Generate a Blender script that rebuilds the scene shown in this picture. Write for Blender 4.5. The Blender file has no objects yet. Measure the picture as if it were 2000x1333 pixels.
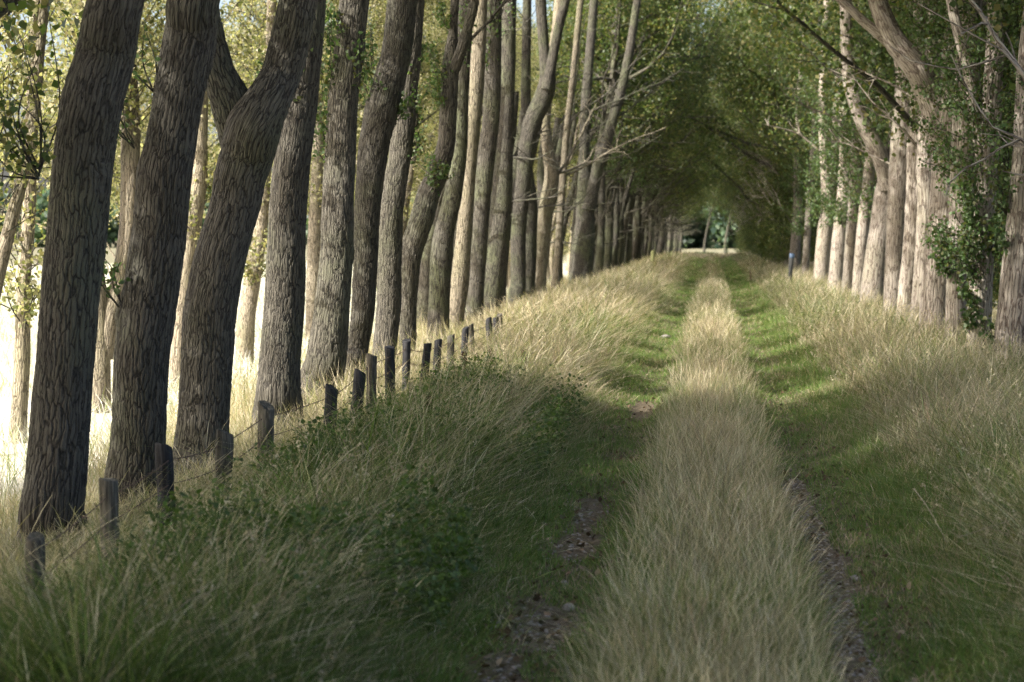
import bpy, math, random
import numpy as np
R = math.radians
S = bpy.context.scene
COL = S.collection
rng = np.random.default_rng(7)
random.seed(7)

# ------------------------------------------------------------------ camera
F_PX = 4444.0                     # focal length in pixels of the 2000 px wide photograph (80 mm on 36 mm)
CAM = np.array([0.0, 0.0, 2.0])
PITCH = math.atan(206.5 / F_PX)
YAW = math.atan(390.0 / F_PX * math.cos(PITCH))
cam_d = bpy.data.cameras.new('camera'); cam = bpy.data.objects.new('camera', cam_d); COL.objects.link(cam)
cam_d.lens = 80; cam_d.sensor_width = 36; cam_d.clip_start = 0.1; cam_d.clip_end = 3000
cam.location = CAM; cam.rotation_euler = (R(90) - PITCH, 0, YAW)
cam_d.dof.use_dof = True; cam_d.dof.focus_distance = 20.5; cam_d.dof.aperture_fstop = 3.4
S.camera = cam

# ------------------------------------------------------------------ sky, sun, exposure
SUN_ELEV, SUN_AZ = 36.0, 58.0      # azimuth: degrees to the left of straight behind the camera
sd = np.array([-math.sin(R(SUN_AZ)) * math.cos(R(SUN_ELEV)), -math.cos(R(SUN_AZ)) * math.cos(R(SUN_ELEV)), math.sin(R(SUN_ELEV))])
w = bpy.data.worlds.new('World'); S.world = w; w.use_nodes = True
nt = w.node_tree; bg = nt.nodes['Background']
sky = nt.nodes.new('ShaderNodeTexSky'); sky.sky_type = 'NISHITA'; sky.sun_disc = False
sky.sun_elevation = R(SUN_ELEV); sky.sun_rotation = math.atan2(sd[0], sd[1])
sky.air_density = 0.8; sky.dust_density = 5.5; sky.ozone_density = 1.0
nt.links.new(sky.outputs[0], bg.inputs[0]); bg.inputs[1].default_value = 0.15
sl = bpy.data.lights.new('sun', 'SUN'); sl.energy = 3.75; sl.angle = R(0.5); sl.color = (1.0, 0.955, 0.885)
so = bpy.data.objects.new('sun', sl); COL.objects.link(so)
from mathutils import Vector
so.rotation_euler = Vector(sd).to_track_quat('Z', 'Y').to_euler(); so.location = (-20, -10, 30)
S.view_settings.view_transform = 'Standard'; S.view_settings.look = 'None'
S.view_settings.exposure = 1.84; S.view_settings.gamma = 1
S.render.engine = 'CYCLES'
cy = S.cycles
cy.max_bounces = 7; cy.diffuse_bounces = 4; cy.glossy_bounces = 2; cy.transmission_bounces = 4; cy.transparent_max_bounces = 4
cy.use_adaptive_sampling = True; cy.adaptive_threshold = 0.012
cy.use_denoising = True
try:
    cy.denoiser = 'OPENIMAGEDENOISE'; cy.denoising_input_passes = 'RGB_ALBEDO_NORMAL'; cy.denoising_prefilter = 'NONE'
except Exception: pass
cy.caustics_reflective = False; cy.caustics_refractive = False
cy.sample_clamp_indirect = 2.5

# ------------------------------------------------------------------ pixel -> world
ca, sa, cp, sp = math.cos(YAW), math.sin(YAW), math.cos(PITCH), math.sin(PITCH)
Fw = np.array([-sa * cp, ca * cp, -sp]); Rt = np.array([ca, sa, 0.0]); Up = np.cross(Rt, Fw)
def ray(px, py): return Fw * F_PX + Rt * (px - 1000) + Up * (666.5 - py)
def at(px, py, Y):
    d = ray(px, py); return CAM + d * (Y / d[1])
def y_for(px, L, py=600):          # distance at which the column px crosses the row standing at lateral L
    d = ray(px, py); return L * d[1] / d[0]

# ------------------------------------------------------------------ helpers
def mk(name, V, F, mat, parent=None, col=None, bark=None, smooth=True, mats=None, midx=None):
    V = np.asarray(V, dtype=np.float32); F = np.asarray(F, dtype=np.int32)
    k = F.shape[1]
    me = bpy.data.meshes.new(name)
    me.vertices.add(len(V)); me.vertices.foreach_set('co', V.ravel())
    me.loops.add(F.size); me.loops.foreach_set('vertex_index', F.ravel())
    me.polygons.add(len(F)); me.polygons.foreach_set('loop_start', np.arange(0, F.size, k, dtype=np.int32))
    me.update(calc_edges=True)
    if smooth: me.polygons.foreach_set('use_smooth', np.ones(len(F), dtype=bool))
    if col is not None:
        a = me.attributes.new('col', 'FLOAT_COLOR', 'POINT')
        c = np.ones((len(V), 4), dtype=np.float32); c[:, :3] = col; a.data.foreach_set('color', c.ravel())
    if bark is not None:
        a = me.attributes.new('bark', 'FLOAT_VECTOR', 'POINT'); a.data.foreach_set('vector', np.asarray(bark, dtype=np.float32).ravel())
    me.materials.append(mat)
    o = bpy.data.objects.new(name, me); COL.objects.link(o)
    if parent is not None: o.parent = parent
    return o
def tag(o, label, cat, group=None, kind=None):
    o['label'] = label; o['category'] = cat
    if group: o['group'] = group
    if kind: o['kind'] = kind
    return o
def thing(name, loc, label, cat, group=None, rz=0):
    o = bpy.data.objects.new(name, None); COL.objects.link(o); o.location = loc; o.rotation_euler = (0, 0, rz)
    o.empty_display_size = 0.3
    return tag(o, label, cat, group)
def share(src_mesh, name, parent, loc=(0, 0, 0), rz=0, sc=1.0, mat=None):
    o = bpy.data.objects.new(name, src_mesh); COL.objects.link(o); o.parent = parent
    o.location = loc; o.rotation_euler = (0, 0, rz); o.scale = (sc, sc, sc) if not isinstance(sc, tuple) else sc
    return o
def hash2(ix, iy, s):
    n = (ix.astype(np.int64) * 374761393 + iy.astype(np.int64) * 668265263 + s * 1442695041) & 0x7fffffff
    n = ((n ^ (n >> 13)) * 1274126177) & 0x7fffffff
    return ((n ^ (n >> 16)) & 0xffff) / 65535.0
def vnoise(x, y, s=0):
    x = np.asarray(x, float); y = np.asarray(y, float)
    ix = np.floor(x); iy = np.floor(y); fx = x - ix; fy = y - iy
    fx = fx * fx * (3 - 2 * fx); fy = fy * fy * (3 - 2 * fy)
    a = hash2(ix, iy, s); b = hash2(ix + 1, iy, s); c = hash2(ix, iy + 1, s); d = hash2(ix + 1, iy + 1, s)
    return a * (1 - fx) * (1 - fy) + b * fx * (1 - fy) + c * (1 - fx) * fy + d * fx * fy
def fbm(x, y, s=0): return (vnoise(x, y, s) + .5 * vnoise(x * 2.1, y * 2.1, s + 1) + .25 * vnoise(x * 4.3, y * 4.3, s + 2)) / 1.75
def sst(a, b, x):
    t = np.clip((np.asarray(x, float) - a) / (b - a), 0, 1); return t * t * (3 - 2 * t)
def H(x, y):                       # height of the ground
    x = np.asarray(x, float); y = np.asarray(y, float)
    z = 0.05 * np.exp(-(x / .5) ** 2) - 0.07 * np.exp(-((np.abs(x) - .8) / .22) ** 2)
    z = z + 0.20 * sst(1.2, 2.8, x) - 0.35 * sst(4.2, 8, x)
    z = z + 0.14 * sst(-1.2, -2.3, x) - 0.16 * sst(-2.5, -3.4, x) * sst(40, 20, y) - 0.36 * sst(-3.4, -5.2, x) - 0.25 * sst(-5.2, -9, x)
    z = z * (1 - .8 * sst(190, 230, y)) - .8 * sst(200, 290, y)
    z = z + (fbm(x * .9, y * .35, 5) - .5) * .10 * sst(.9, 1.5, np.abs(x)) + (fbm(x * 3, y * 1.3, 9) - .5) * .05
    return z

# ------------------------------------------------------------------ materials
def nmat(name):
    m = bpy.data.materials.new(name); m.use_nodes = True; t = m.node_tree; t.nodes.clear(); return m, t
def N(t, typ, **kw):
    n = t.nodes.new(typ)
    for k, v in kw.items(): setattr(n, k, v)
    return n
def mixc(t, fac, a, b, mode='MIX'):
    n = N(t, 'ShaderNodeMix', data_type='RGBA', blend_type=mode)
    for i, v in ((0, fac), (6, a), (7, b)):
        if hasattr(v, 'links'): t.links.new(v, n.inputs[i])
        elif i == 0: n.inputs[0].default_value = v
        else: n.inputs[i].default_value = (*v, 1)
    return n.outputs[2]
def mapr(t, v, a, b, c=0., d=1., smooth=True):
    n = N(t, 'ShaderNodeMapRange'); n.interpolation_type = 'SMOOTHSTEP' if smooth else 'LINEAR'
    t.links.new(v, n.inputs[0])
    for i, q in enumerate((a, b, c, d)): n.inputs[i + 1].default_value = q
    return n.outputs[0]
def math_(t, op, a, b=0.):
    n = N(t, 'ShaderNodeMath', operation=op)
    for i, v in enumerate((a, b)):
        if hasattr(v, 'links'): t.links.new(v, n.inputs[i])
        else: n.inputs[i].default_value = v
    return n.outputs[0]
def noise(t, vec, scale, detail=4, rough=.55):
    n = N(t, 'ShaderNodeTexNoise'); n.inputs['Scale'].default_value = scale; n.inputs['Detail'].default_value = detail; n.inputs['Roughness'].default_value = rough
    if vec is not None: t.links.new(vec, n.inputs['Vector'])
    return n.outputs

def bark_mat(name, ridge, ridge2, crack, moss, moss_amt, true_disp, density=33., depth=.015):
    m, t = nmat(name)
    at_ = N(t, 'ShaderNodeAttribute', attribute_name='bark')
    mp = N(t, 'ShaderNodeMapping'); mp.inputs['Scale'].default_value = (1, 1, .11); t.links.new(at_.outputs['Vector'], mp.inputs['Vector'])
    nz = noise(t, at_.outputs['Vector'], 5.5, 3)
    sc = N(t, 'ShaderNodeVectorMath', operation='SCALE'); sc.inputs['Scale'].default_value = .05
    sub = N(t, 'ShaderNodeVectorMath', operation='SUBTRACT'); sub.inputs[1].default_value = (.5, .5, .5)
    t.links.new(nz[1], sub.inputs[0]); t.links.new(sub.outputs[0], sc.inputs[0])
    ad = N(t, 'ShaderNodeVectorMath', operation='ADD'); t.links.new(mp.outputs[0], ad.inputs[0]); t.links.new(sc.outputs[0], ad.inputs[1])
    v1 = N(t, 'ShaderNodeTexVoronoi', feature='DISTANCE_TO_EDGE'); v1.inputs['Scale'].default_value = density; t.links.new(ad.outputs[0], v1.inputs['Vector'])
    v2 = N(t, 'ShaderNodeTexVoronoi', feature='DISTANCE_TO_EDGE'); v2.inputs['Scale'].default_value = density * 2.3; t.links.new(ad.outputs[0], v2.inputs['Vector'])
    mp2 = N(t, 'ShaderNodeMapping'); mp2.inputs['Scale'].default_value = (1, 1, .22); mp2.inputs['Location'].default_value = (3.1, 1.7, .4); t.links.new(at_.outputs['Vector'], mp2.inputs['Vector'])
    ad2 = N(t, 'ShaderNodeVectorMath', operation='ADD'); t.links.new(mp2.outputs[0], ad2.inputs[0]); t.links.new(sc.outputs[0], ad2.inputs[1])
    t.links.new(ad2.outputs[0], v2.inputs['Vector']); v2.inputs['Scale'].default_value = density * 1.5
    e1 = mapr(t, v1.outputs['Distance'], 0.0, .17); e2 = mapr(t, v2.outputs['Distance'], 0.0, .12)
    fine = noise(t, ad.outputs[0], 60, 5, .65)[0]
    med = noise(t, at_.outputs['Vector'], 9, 3)[0]
    h = math_(t, 'ADD', math_(t, 'MULTIPLY', e1, .60), math_(t, 'MULTIPLY', e2, .16))
    h = math_(t, 'ADD', h, math_(t, 'MULTIPLY', fine, .42))
    h = math_(t, 'ADD', h, math_(t, 'MULTIPLY', med, .25))
    c = mixc(t, mapr(t, fine, .32, .68), ridge, ridge2)
    big = noise(t, at_.outputs['Vector'], 1.3, 3)[0]
    c = mixc(t, mapr(t, big, .42, .68, 0, moss_amt), c, moss)
    cm = math_(t, 'ADD', math_(t, 'MULTIPLY', e1, .72), math_(t, 'MULTIPLY', e2, .28))
    c = mixc(t, mapr(t, cm, .05, .80), crack, c)
    oi = N(t, 'ShaderNodeObjectInfo')
    c = mixc(t, 1.0, c, (1, 1, 1), 'MULTIPLY')
    br = N(t, 'ShaderNodeBrightContrast')
    hs = N(t, 'ShaderNodeHueSaturation'); t.links.new(c, hs.inputs['Color'])
    t.links.new(mapr(t, oi.outputs['Random'], 0, 1, .78, 1.25, False), hs.inputs['Value'])
    b = N(t, 'ShaderNodeBsdfPrincipled'); b.inputs['Roughness'].default_value = .85; b.inputs['Specular IOR Level'].default_value = .25
    t.links.new(hs.outputs[0], b.inputs['Base Color'])
    o = N(t, 'ShaderNodeOutputMaterial'); t.links.new(b.outputs[0], o.inputs[0])
    if true_disp:
        dp = N(t, 'ShaderNodeDisplacement'); dp.inputs['Midlevel'].default_value = .75; dp.inputs['Scale'].default_value = depth
        t.links.new(h, dp.inputs['Height']); t.links.new(dp.outputs[0], o.inputs['Displacement'])
        m.displacement_method = 'BOTH'
    else:
        bp = N(t, 'ShaderNodeBump'); bp.inputs['Strength'].default_value = 1.0; bp.inputs['Distance'].default_value = depth
        t.links.new(h, bp.inputs['Height']); t.links.new(bp.outputs[0], b.inputs['Normal'])
    return m
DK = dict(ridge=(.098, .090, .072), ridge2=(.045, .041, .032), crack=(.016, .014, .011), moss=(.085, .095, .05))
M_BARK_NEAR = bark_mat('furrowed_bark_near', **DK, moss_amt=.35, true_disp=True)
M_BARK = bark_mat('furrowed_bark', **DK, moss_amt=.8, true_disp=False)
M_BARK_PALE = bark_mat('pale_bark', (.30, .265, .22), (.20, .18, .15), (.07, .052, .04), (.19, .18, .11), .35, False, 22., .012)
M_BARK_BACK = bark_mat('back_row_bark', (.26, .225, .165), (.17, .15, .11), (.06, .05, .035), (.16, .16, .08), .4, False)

def leaf_mat(name, trans=.45, rough=.45, spec=.35, gain=(1, 1, 1)):
    m, t = nmat(name)
    a = N(t, 'ShaderNodeAttribute', attribute_name='col')
    c = mixc(t, 1.0, a.outputs['Color'], gain, 'MULTIPLY')
    b = N(t, 'ShaderNodeBsdfPrincipled'); b.inputs['Roughness'].default_value = rough; b.inputs['Specular IOR Level'].default_value = spec
    t.links.new(c, b.inputs['Base Color'])
    tr = N(t, 'ShaderNodeBsdfTranslucent')
    c2 = mixc(t, 1.0, c, (1.15, 1.25, .6), 'MULTIPLY'); t.links.new(c2, tr.inputs[0])
    mx = N(t, 'ShaderNodeMixShader'); mx.inputs[0].default_value = trans
    t.links.new(b.outputs[0], mx.inputs[1]); t.links.new(tr.outputs[0], mx.inputs[2])
    o = N(t, 'ShaderNodeOutputMaterial'); t.links.new(mx.outputs[0], o.inputs[0])
    return m
M_LEAF = leaf_mat('poplar_leaf', .5)
M_GRASS = leaf_mat('grass_blade', .35, .6, .2)
M_LITTER = leaf_mat('dead_leaf', .1, .8, .1)

def plain(name, a, b, scale=8, rough=.8, bump=.01, spec=.3, stretch=(1, 1, 1)):
    m, t = nmat(name)
    tc = N(t, 'ShaderNodeTexCoord'); mp = N(t, 'ShaderNodeMapping'); mp.inputs['Scale'].default_value = stretch
    t.links.new(tc.outputs['Object'], mp.inputs[0])
    n = noise(t, mp.outputs[0], scale, 6, .65)[0]
    c = mixc(t, mapr(t, n, .3, .7), a, b)
    p = N(t, 'ShaderNodeBsdfPrincipled'); p.inputs['Roughness'].default_value = rough; p.inputs['Specular IOR Level'].default_value = spec
    t.links.new(c, p.inputs['Base Color'])
    bp = N(t, 'ShaderNodeBump'); bp.inputs['Distance'].default_value = bump; t.links.new(n, bp.inputs['Height']); t.links.new(bp.outputs[0], p.inputs['Normal'])
    o = N(t, 'ShaderNodeOutputMaterial'); t.links.new(p.outputs[0], o.inputs[0])
    return m
M_POST_GREY = plain('weathered_grey_wood', (.035, .033, .026), (.135, .125, .10), 16, .95, .016, .1, (3, 3, .25))
M_POST_TAR = plain('tarred_wood', (.006, .006, .007), (.035, .035, .037), 14, .7, .014, .2, (3, 3, .3))
M_POST_GREEN = plain('green_painted_wood', (.20, .22, .09), (.27, .28, .13), 12, .7, .003)
M_WIRE = plain('rusty_wire', (.05, .035, .025), (.10, .06, .04), 30, .7, .001)
M_STONE = plain('field_stone', (.16, .145, .125), (.26, .24, .21), 18, .9, .01)
M_BLUE = plain('blue_plastic', (.06, .10, .17), (.09, .14, .22), 6, .5, .001)
M_GREYCLOTH = plain('grey_sheet', (.05, .055, .055), (.08, .085, .085), 6, .8, .004)
M_WHITE = plain('crumpled_white', (.78, .79, .80), (.86, .86, .86), 10, .5, .004)
M_DOCK = plain('dried_dock', (.05, .03, .02), (.10, .06, .04), 30, .9, .002)

def ground_mat():
    m, t = nmat('grassy_soil')
    g = N(t, 'ShaderNodeNewGeometry'); sx = N(t, 'ShaderNodeSeparateXYZ'); t.links.new(g.outputs['Position'], sx.inputs[0])
    P = g.outputs['Position']
    n1 = noise(t, P, 2.2, 5)[0]; n2 = noise(t, P, 22, 6, .7)[0]; n3 = noise(t, P, .25, 3)[0]; n4 = noise(t, P, 90, 3, .7)[0]
    soil = mixc(t, mapr(t, n2, .35, .65), (.06, .045, .03), (.145, .115, .08))
    soil = mixc(t, mapr(t, n4, .55, .7), soil, (.24, .21, .18))
    turf = mixc(t, mapr(t, n1, .35, .65), (.055, .085, .022), (.15, .125, .055))
    turf = mixc(t, mapr(t, n2, .4, .7), turf, (.10, .085, .045))
    straw = mixc(t, mapr(t, n3, .4, .62), (.54, .51, .43), (.46, .44, .34))
    straw = mixc(t, mapr(t, n2, .45, .75), straw, (.60, .575, .50))
    rut = math_(t, 'SUBTRACT', 1., mapr(t, math_(t, 'ABSOLUTE', math_(t, 'SUBTRACT', math_(t, 'ABSOLUTE', sx.outputs[0]), .78)), .15, .42))
    c = mixc(t, math_(t, 'MULTIPLY', rut, .9), turf, soil)
    fl = math_(t, 'MAXIMUM', mapr(t, sx.outputs[0], -4.6, -6.2), mapr(t, sx.outputs[1], 185, 205))
    fl = math_(t, 'MAXIMUM', fl, mapr(t, sx.outputs[0], 5, 7))
    straw = mixc(t, mapr(t, sx.outputs[1], 150, 200), straw, (.15, .14, .085))
    c = mixc(t, fl, c, straw)
    b = N(t, 'ShaderNodeBsdfPrincipled'); b.inputs['Roughness'].default_value = .95; b.inputs['Specular IOR Level'].default_value = .1
    t.links.new(c, b.inputs['Base Color'])
    bp = N(t, 'ShaderNodeBump'); bp.inputs['Distance'].default_value = .03; t.links.new(n2, bp.inputs['Height']); t.links.new(bp.outputs[0], b.inputs['Normal'])
    o = N(t, 'ShaderNodeOutputMaterial'); t.links.new(b.outputs[0], o.inputs[0])
    return m

# ------------------------------------------------------------------ ground
xs = np.unique(np.concatenate([np.arange(-6, 6, .1), -6 - np.geomspace(.1, 594, 40), 6 + np.geomspace(.1, 594, 40)]))
ys = np.unique(np.concatenate([np.arange(5, 60, .3), 60 + np.geomspace(.4, 1200, 110), 5 - np.geomspace(.3, 120, 25)]))
GX, GY = np.meshgrid(xs, ys, indexing='ij'); GZ = H(GX, GY)
idx = np.arange(GX.size).reshape(GX.shape)
Fq = np.stack([idx[:-1, :-1], idx[1:, :-1], idx[1:, 1:], idx[:-1, 1:]], -1).reshape(-1, 4)
g = mk('ground', np.stack([GX, GY, GZ], -1).reshape(-1, 3), Fq, ground_mat())
tag(g, 'grassy ground with two worn wheel ruts running away and a straw field beyond', 'ground', kind='structure')

# ------------------------------------------------------------------ tubes
def catmull(P, n):
    P = np.asarray(P, float); k = len(P)
    if k == 2: 
        u = np.linspace(0, 1, n)[:, None]; return P[0] * (1 - u) + P[1] * u
    Q = np.vstack([2 * P[0] - P[1], P, 2 * P[-1] - P[-2]])
    d = np.linalg.norm(np.diff(P[:, :3], axis=0), axis=1); cs = np.concatenate([[0], np.cumsum(d)])
    s = np.linspace(0, cs[-1], n); i = np.clip(np.searchsorted(cs, s, side='right') - 1, 0, k - 2)
    u = ((s - cs[i]) / np.maximum(d[i], 1e-9))[:, None]
    p0, p1, p2, p3 = Q[i], Q[i + 1], Q[i + 2], Q[i + 3]
    return .5 * ((2 * p1) + (-p0 + p2) * u + (2 * p0 - 5 * p1 + 4 * p2 - p3) * u * u + (-p0 + 3 * p1 - 3 * p2 + p3) * u ** 3)
class MB:
    def __init__(s): s.V = []; s.F = []; s.B = []; s.C = []; s.n = 0
    def add(s, V, F, B=None, C=None):
        s.V.append(V); s.F.append(F + s.n); s.n += len(V)
        if B is not None: s.B.append(B)
        if C is not None: s.C.append(C)
    def tube(s, P, r, sides, seed=0., lump=.0):
        P = np.asarray(P, float); r = np.asarray(r, float); n = len(P)
        T = np.gradient(P, axis=0); T /= np.maximum(np.linalg.norm(T, axis=1), 1e-9)[:, None]
        u = np.cross(T[0], [0, 1, 0.01]); 
        if np.linalg.norm(u) < .2: u = np.cross(T[0], [1, 0, 0])
        u /= np.linalg.norm(u); U = np.empty((n, 3))
        for i in range(n):
            u = u - T[i] * np.dot(u, T[i]); u /= np.linalg.norm(u); U[i] = u
        W = np.cross(T, U)
        th = np.linspace(0, 2 * math.pi, sides, endpoint=False)
        L = np.concatenate([[0], np.cumsum(np.linalg.norm(np.diff(P, axis=0), axis=1))])
        rr = r[:, None] * np.ones(sides)[None]
        if lump:
            a = fbm(np.cos(th)[None] * 1.1 + seed * 3.3 + 50, L[:, None] * 1.2 + np.sin(th)[None] * 1.1, int(seed) % 97)
            b = fbm(np.cos(th)[None] * 3 + seed + 50, L[:, None] * 3.5 + np.sin(th)[None] * 3, int(seed) % 89 + 3)
            rr = rr * (1 + lump * 2 * (a - .5) + lump * .8 * (b - .5))
        if lump and sides > 20:
            kr = np.random.default_rng(int(seed * 7) + 5)
            for _k in range(int(L[-1] / .55)):
                k0, l0, a0, w0 = kr.uniform(0, 6.28), kr.uniform(.3, L[-1]), kr.uniform(.04, .13), kr.uniform(.05, .10)
                dth = np.angle(np.exp(1j * (th - k0)))[None]; d2 = (dth * r[:, None] / w0) ** 2 + ((L[:, None] - l0) / w0 / 1.3) ** 2
                rr = rr * (1 + a0 * np.exp(-d2) - a0 * 1.1 * np.exp(-d2 * 7))
        V = P[:, None] + (U[:, None] * np.cos(th)[None, :, None] + W[:, None] * np.sin(th)[None, :, None]) * rr[..., None]
        Bk = np.stack([np.cos(th)[None] * r[:, None] + seed * 1.37, np.sin(th)[None] * r[:, None] + seed * .71, np.repeat(L[:, None], sides, 1) + seed * 2.9], -1)
        i = np.arange(n - 1)[:, None] * sides; j = np.arange(sides)[None]; j2 = (j + 1) % sides
        F = np.stack([i + j, i + j2, i + sides + j2, i + sides + j], -1).reshape(-1, 4)
        s.add(V.reshape(-1, 3), F, Bk.reshape(-1, 3))
        # closed end
        return P[-1], T[-1]
    def cap(s, c, ring_start, sides): pass
    def arrays(s):
        return np.vstack(s.V), np.vstack(s.F), (np.vstack(s.B) if s.B else None), (np.vstack(s.C) if s.C else None)
def unit(v):
    v = np.asarray(v, float); return v / np.maximum(np.linalg.norm(v, axis=-1, keepdims=True), 1e-9)
def rvec(n): return unit(rng.normal(size=(n, 3)))

def leaves(mb, P, size, cols, full=False, down=.35, upn=.5):
    n = len(P)
    d = unit(rvec(n) + np.array([0, 0, -down])); nn = rvec(n) + np.array([0, 0, upn]); nn = unit(nn - d * np.sum(nn * d, 1)[:, None])
    sdv = np.cross(d, nn); s = (np.ones(n) * size)[:, None]
    fold = nn * s * .12
    if full:
        pts = [P, P + d * s * .28 + sdv * s * .46 + fold, P + d * s * .68 + sdv * s * .30 + fold, P + d * s * 1.05, P + d * s * .68 - sdv * s * .30 + fold, P + d * s * .28 - sdv * s * .46 + fold]
        V = np.stack(pts, 1).reshape(-1, 3); b = np.arange(n)[:, None] * 6
        F = np.vstack([b + np.array([0, 1, 2, 3]), b + np.array([0, 3, 4, 5])]); k = 6
    else:
        pts = [P, P + d * s * .42 + sdv * s * .44 + fold, P + d * s, P + d * s * .42 - sdv * s * .44 + fold]
        V = np.stack(pts, 1).reshape(-1, 3); F = np.arange(n)[:, None] * 4 + np.array([0, 1, 2, 3]); k = 4
    mb.add(V, F, None, np.repeat(cols, k, axis=0))
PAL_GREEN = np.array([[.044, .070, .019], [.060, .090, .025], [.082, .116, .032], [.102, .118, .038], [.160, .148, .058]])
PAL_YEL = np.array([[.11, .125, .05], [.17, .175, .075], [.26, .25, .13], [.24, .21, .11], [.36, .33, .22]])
PAL_SHOOT = np.array([[.045, .082, .024], [.062, .108, .034], [.085, .135, .05], [.125, .17, .085], [.085, .09, .03]])
def pick(pal, n, jit=.18):
    c = pal[rng.integers(0, len(pal), n)]; return c * (1 + rng.uniform(-jit, jit, (n, 1)))

def grow_limb(start, az, elev, length, r0, wig=.12, up=.5, n=7):
    P = [np.array(start, float)]; d = np.array([math.cos(az) * math.cos(elev), math.sin(az) * math.cos(elev), math.sin(elev)])
    st = length / (n - 1)
    for i in range(n - 1):
        d = unit(d + rng.normal(size=3) * wig + np.array([0, 0, up]) * st * .25)
        P.append(P[-1] + d * st)
    return np.array(P), np.linspace(r0, max(r0 * .18, .006), n)

def make_crown(Hc, Lmax, nl, leaf_n, leaf_size, pal, bias, low=.05, clump=.33, twn=6, base_r=.15):
    """branches and foliage meshes rooted at the origin; limbs favour +x by 'bias'"""
    br = MB(); an = []
    lead = [np.zeros(3)]
    for i in range(8): lead.append(lead[-1] + np.array([.10 + rng.normal() * .14, rng.normal() * .16, Hc / 8]))
    lead = catmull(lead, 14); br.tube(lead, np.linspace(base_r, .02, 14), 8, rng.uniform(0, 60), .05)
    for k in range(nl):
        t = low + (1 - low) * (k + rng.uniform(0, 1)) / nl * .93
        p = lead[int(t * 13)]
        az = k * 2.4 + rng.normal() * .4
        ln = Lmax * (1 - .55 * t) * rng.uniform(.7, 1.15) * (1 + bias * math.cos(az))
        P, r = grow_limb(p, az, R(rng.uniform(18, 50)), ln, base_r * .55 * (1 - .6 * t), .16, .45)
        br.tube(P, r, 6, rng.uniform(0, 60))
        Pd = catmull(P, 12)
        an += list(Pd[4:])
        for q in range(twn):
            s = Pd[rng.integers(3, 12)]
            P2, r2 = grow_limb(s, az + rng.normal() * .9, R(rng.uniform(-15, 50)), rng.uniform(.5, 1.3), .016, .22, .2, 5)
            br.tube(P2, r2, 4, rng.uniform(0, 60)); an += list(catmull(P2, 6)[1:])
    an += list(lead[5:])
    an = np.array(an)
    cc = an[rng.integers(0, len(an), leaf_n)] + rng.normal(size=(leaf_n, 3)) * clump * np.array([1, 1, .8])
    lf = MB(); leaves(lf, cc, rng.uniform(.7, 1.2, leaf_n) * leaf_size, pick(pal, leaf_n))
    V, F, B, _ = br.arrays(); o1 = mk('branches', V, F, M_BARK, bark=B)
    V, F, _, C = lf.arrays(); o2 = mk('foliage', V, F, M_LEAF, col=C, smooth=False)
    m1, m2 = o1.data, o2.data
    bpy.data.objects.remove(o1); bpy.data.objects.remove(o2)
    return m1, m2
def make_shoots(zlo, zhi, rad, nst, leaf_n, leaf_size, pal, full=False, radial=.15):
    """a sleeve of thin leafy stems growing from the trunk between two heights, trunk axis at the origin"""
    br = MB(); an = []
    for k in range(nst):
        z = rng.uniform(zlo, zhi); az = rng.uniform(0, 2 * math.pi)
        P, r = grow_limb((math.cos(az) * radial, math.sin(az) * radial, z), az, R(rng.uniform(15, 70)), rng.uniform(.5, 1.0) * rad * 1.5, .009, .15, 1.0, 6)
        br.tube(P, r, 4, rng.uniform(0, 60)); an += list(catmull(P, 10)[2:])
    an = np.array(an); cc = an[rng.integers(0, len(an), leaf_n)] + rng.normal(size=(leaf_n, 3)) * .07
    lf = MB(); leaves(lf, cc, rng.uniform(.65, 1.2, leaf_n) * leaf_size, pick(pal, leaf_n), full)
    V, F, B, _ = br.arrays(); o1 = mk('shoot_stems', V, F, M_BARK, bark=B)
    V, F, _, C = lf.arrays(); o2 = mk('shoot_leaves', V, F, M_LEAF, col=C, smooth=False)
    m1, m2 = o1.data, o2.data
    bpy.data.objects.remove(o1); bpy.data.objects.remove(o2)
    return m1, m2

# crowns: green ones over the lane, yellow-green ones on the sunlit back row
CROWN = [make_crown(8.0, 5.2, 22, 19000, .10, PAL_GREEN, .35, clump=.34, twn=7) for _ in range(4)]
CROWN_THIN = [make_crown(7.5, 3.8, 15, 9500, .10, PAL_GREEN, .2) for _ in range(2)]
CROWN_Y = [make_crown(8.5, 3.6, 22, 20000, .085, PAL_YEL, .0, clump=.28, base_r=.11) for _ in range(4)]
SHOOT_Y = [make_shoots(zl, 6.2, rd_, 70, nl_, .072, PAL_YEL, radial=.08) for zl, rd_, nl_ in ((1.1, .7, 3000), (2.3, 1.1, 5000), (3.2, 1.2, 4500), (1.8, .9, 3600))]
SHOOT_G = [make_shoots(1.2, 5.5, .62, 80, 4200, .065, PAL_SHOOT, radial=.2) for _ in range(4)]
SHOOT_LOW = [make_shoots(.2, 6.0, .95, 130, 9000, .085, PAL_GREEN, radial=.2) for _ in range(2)]

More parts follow.
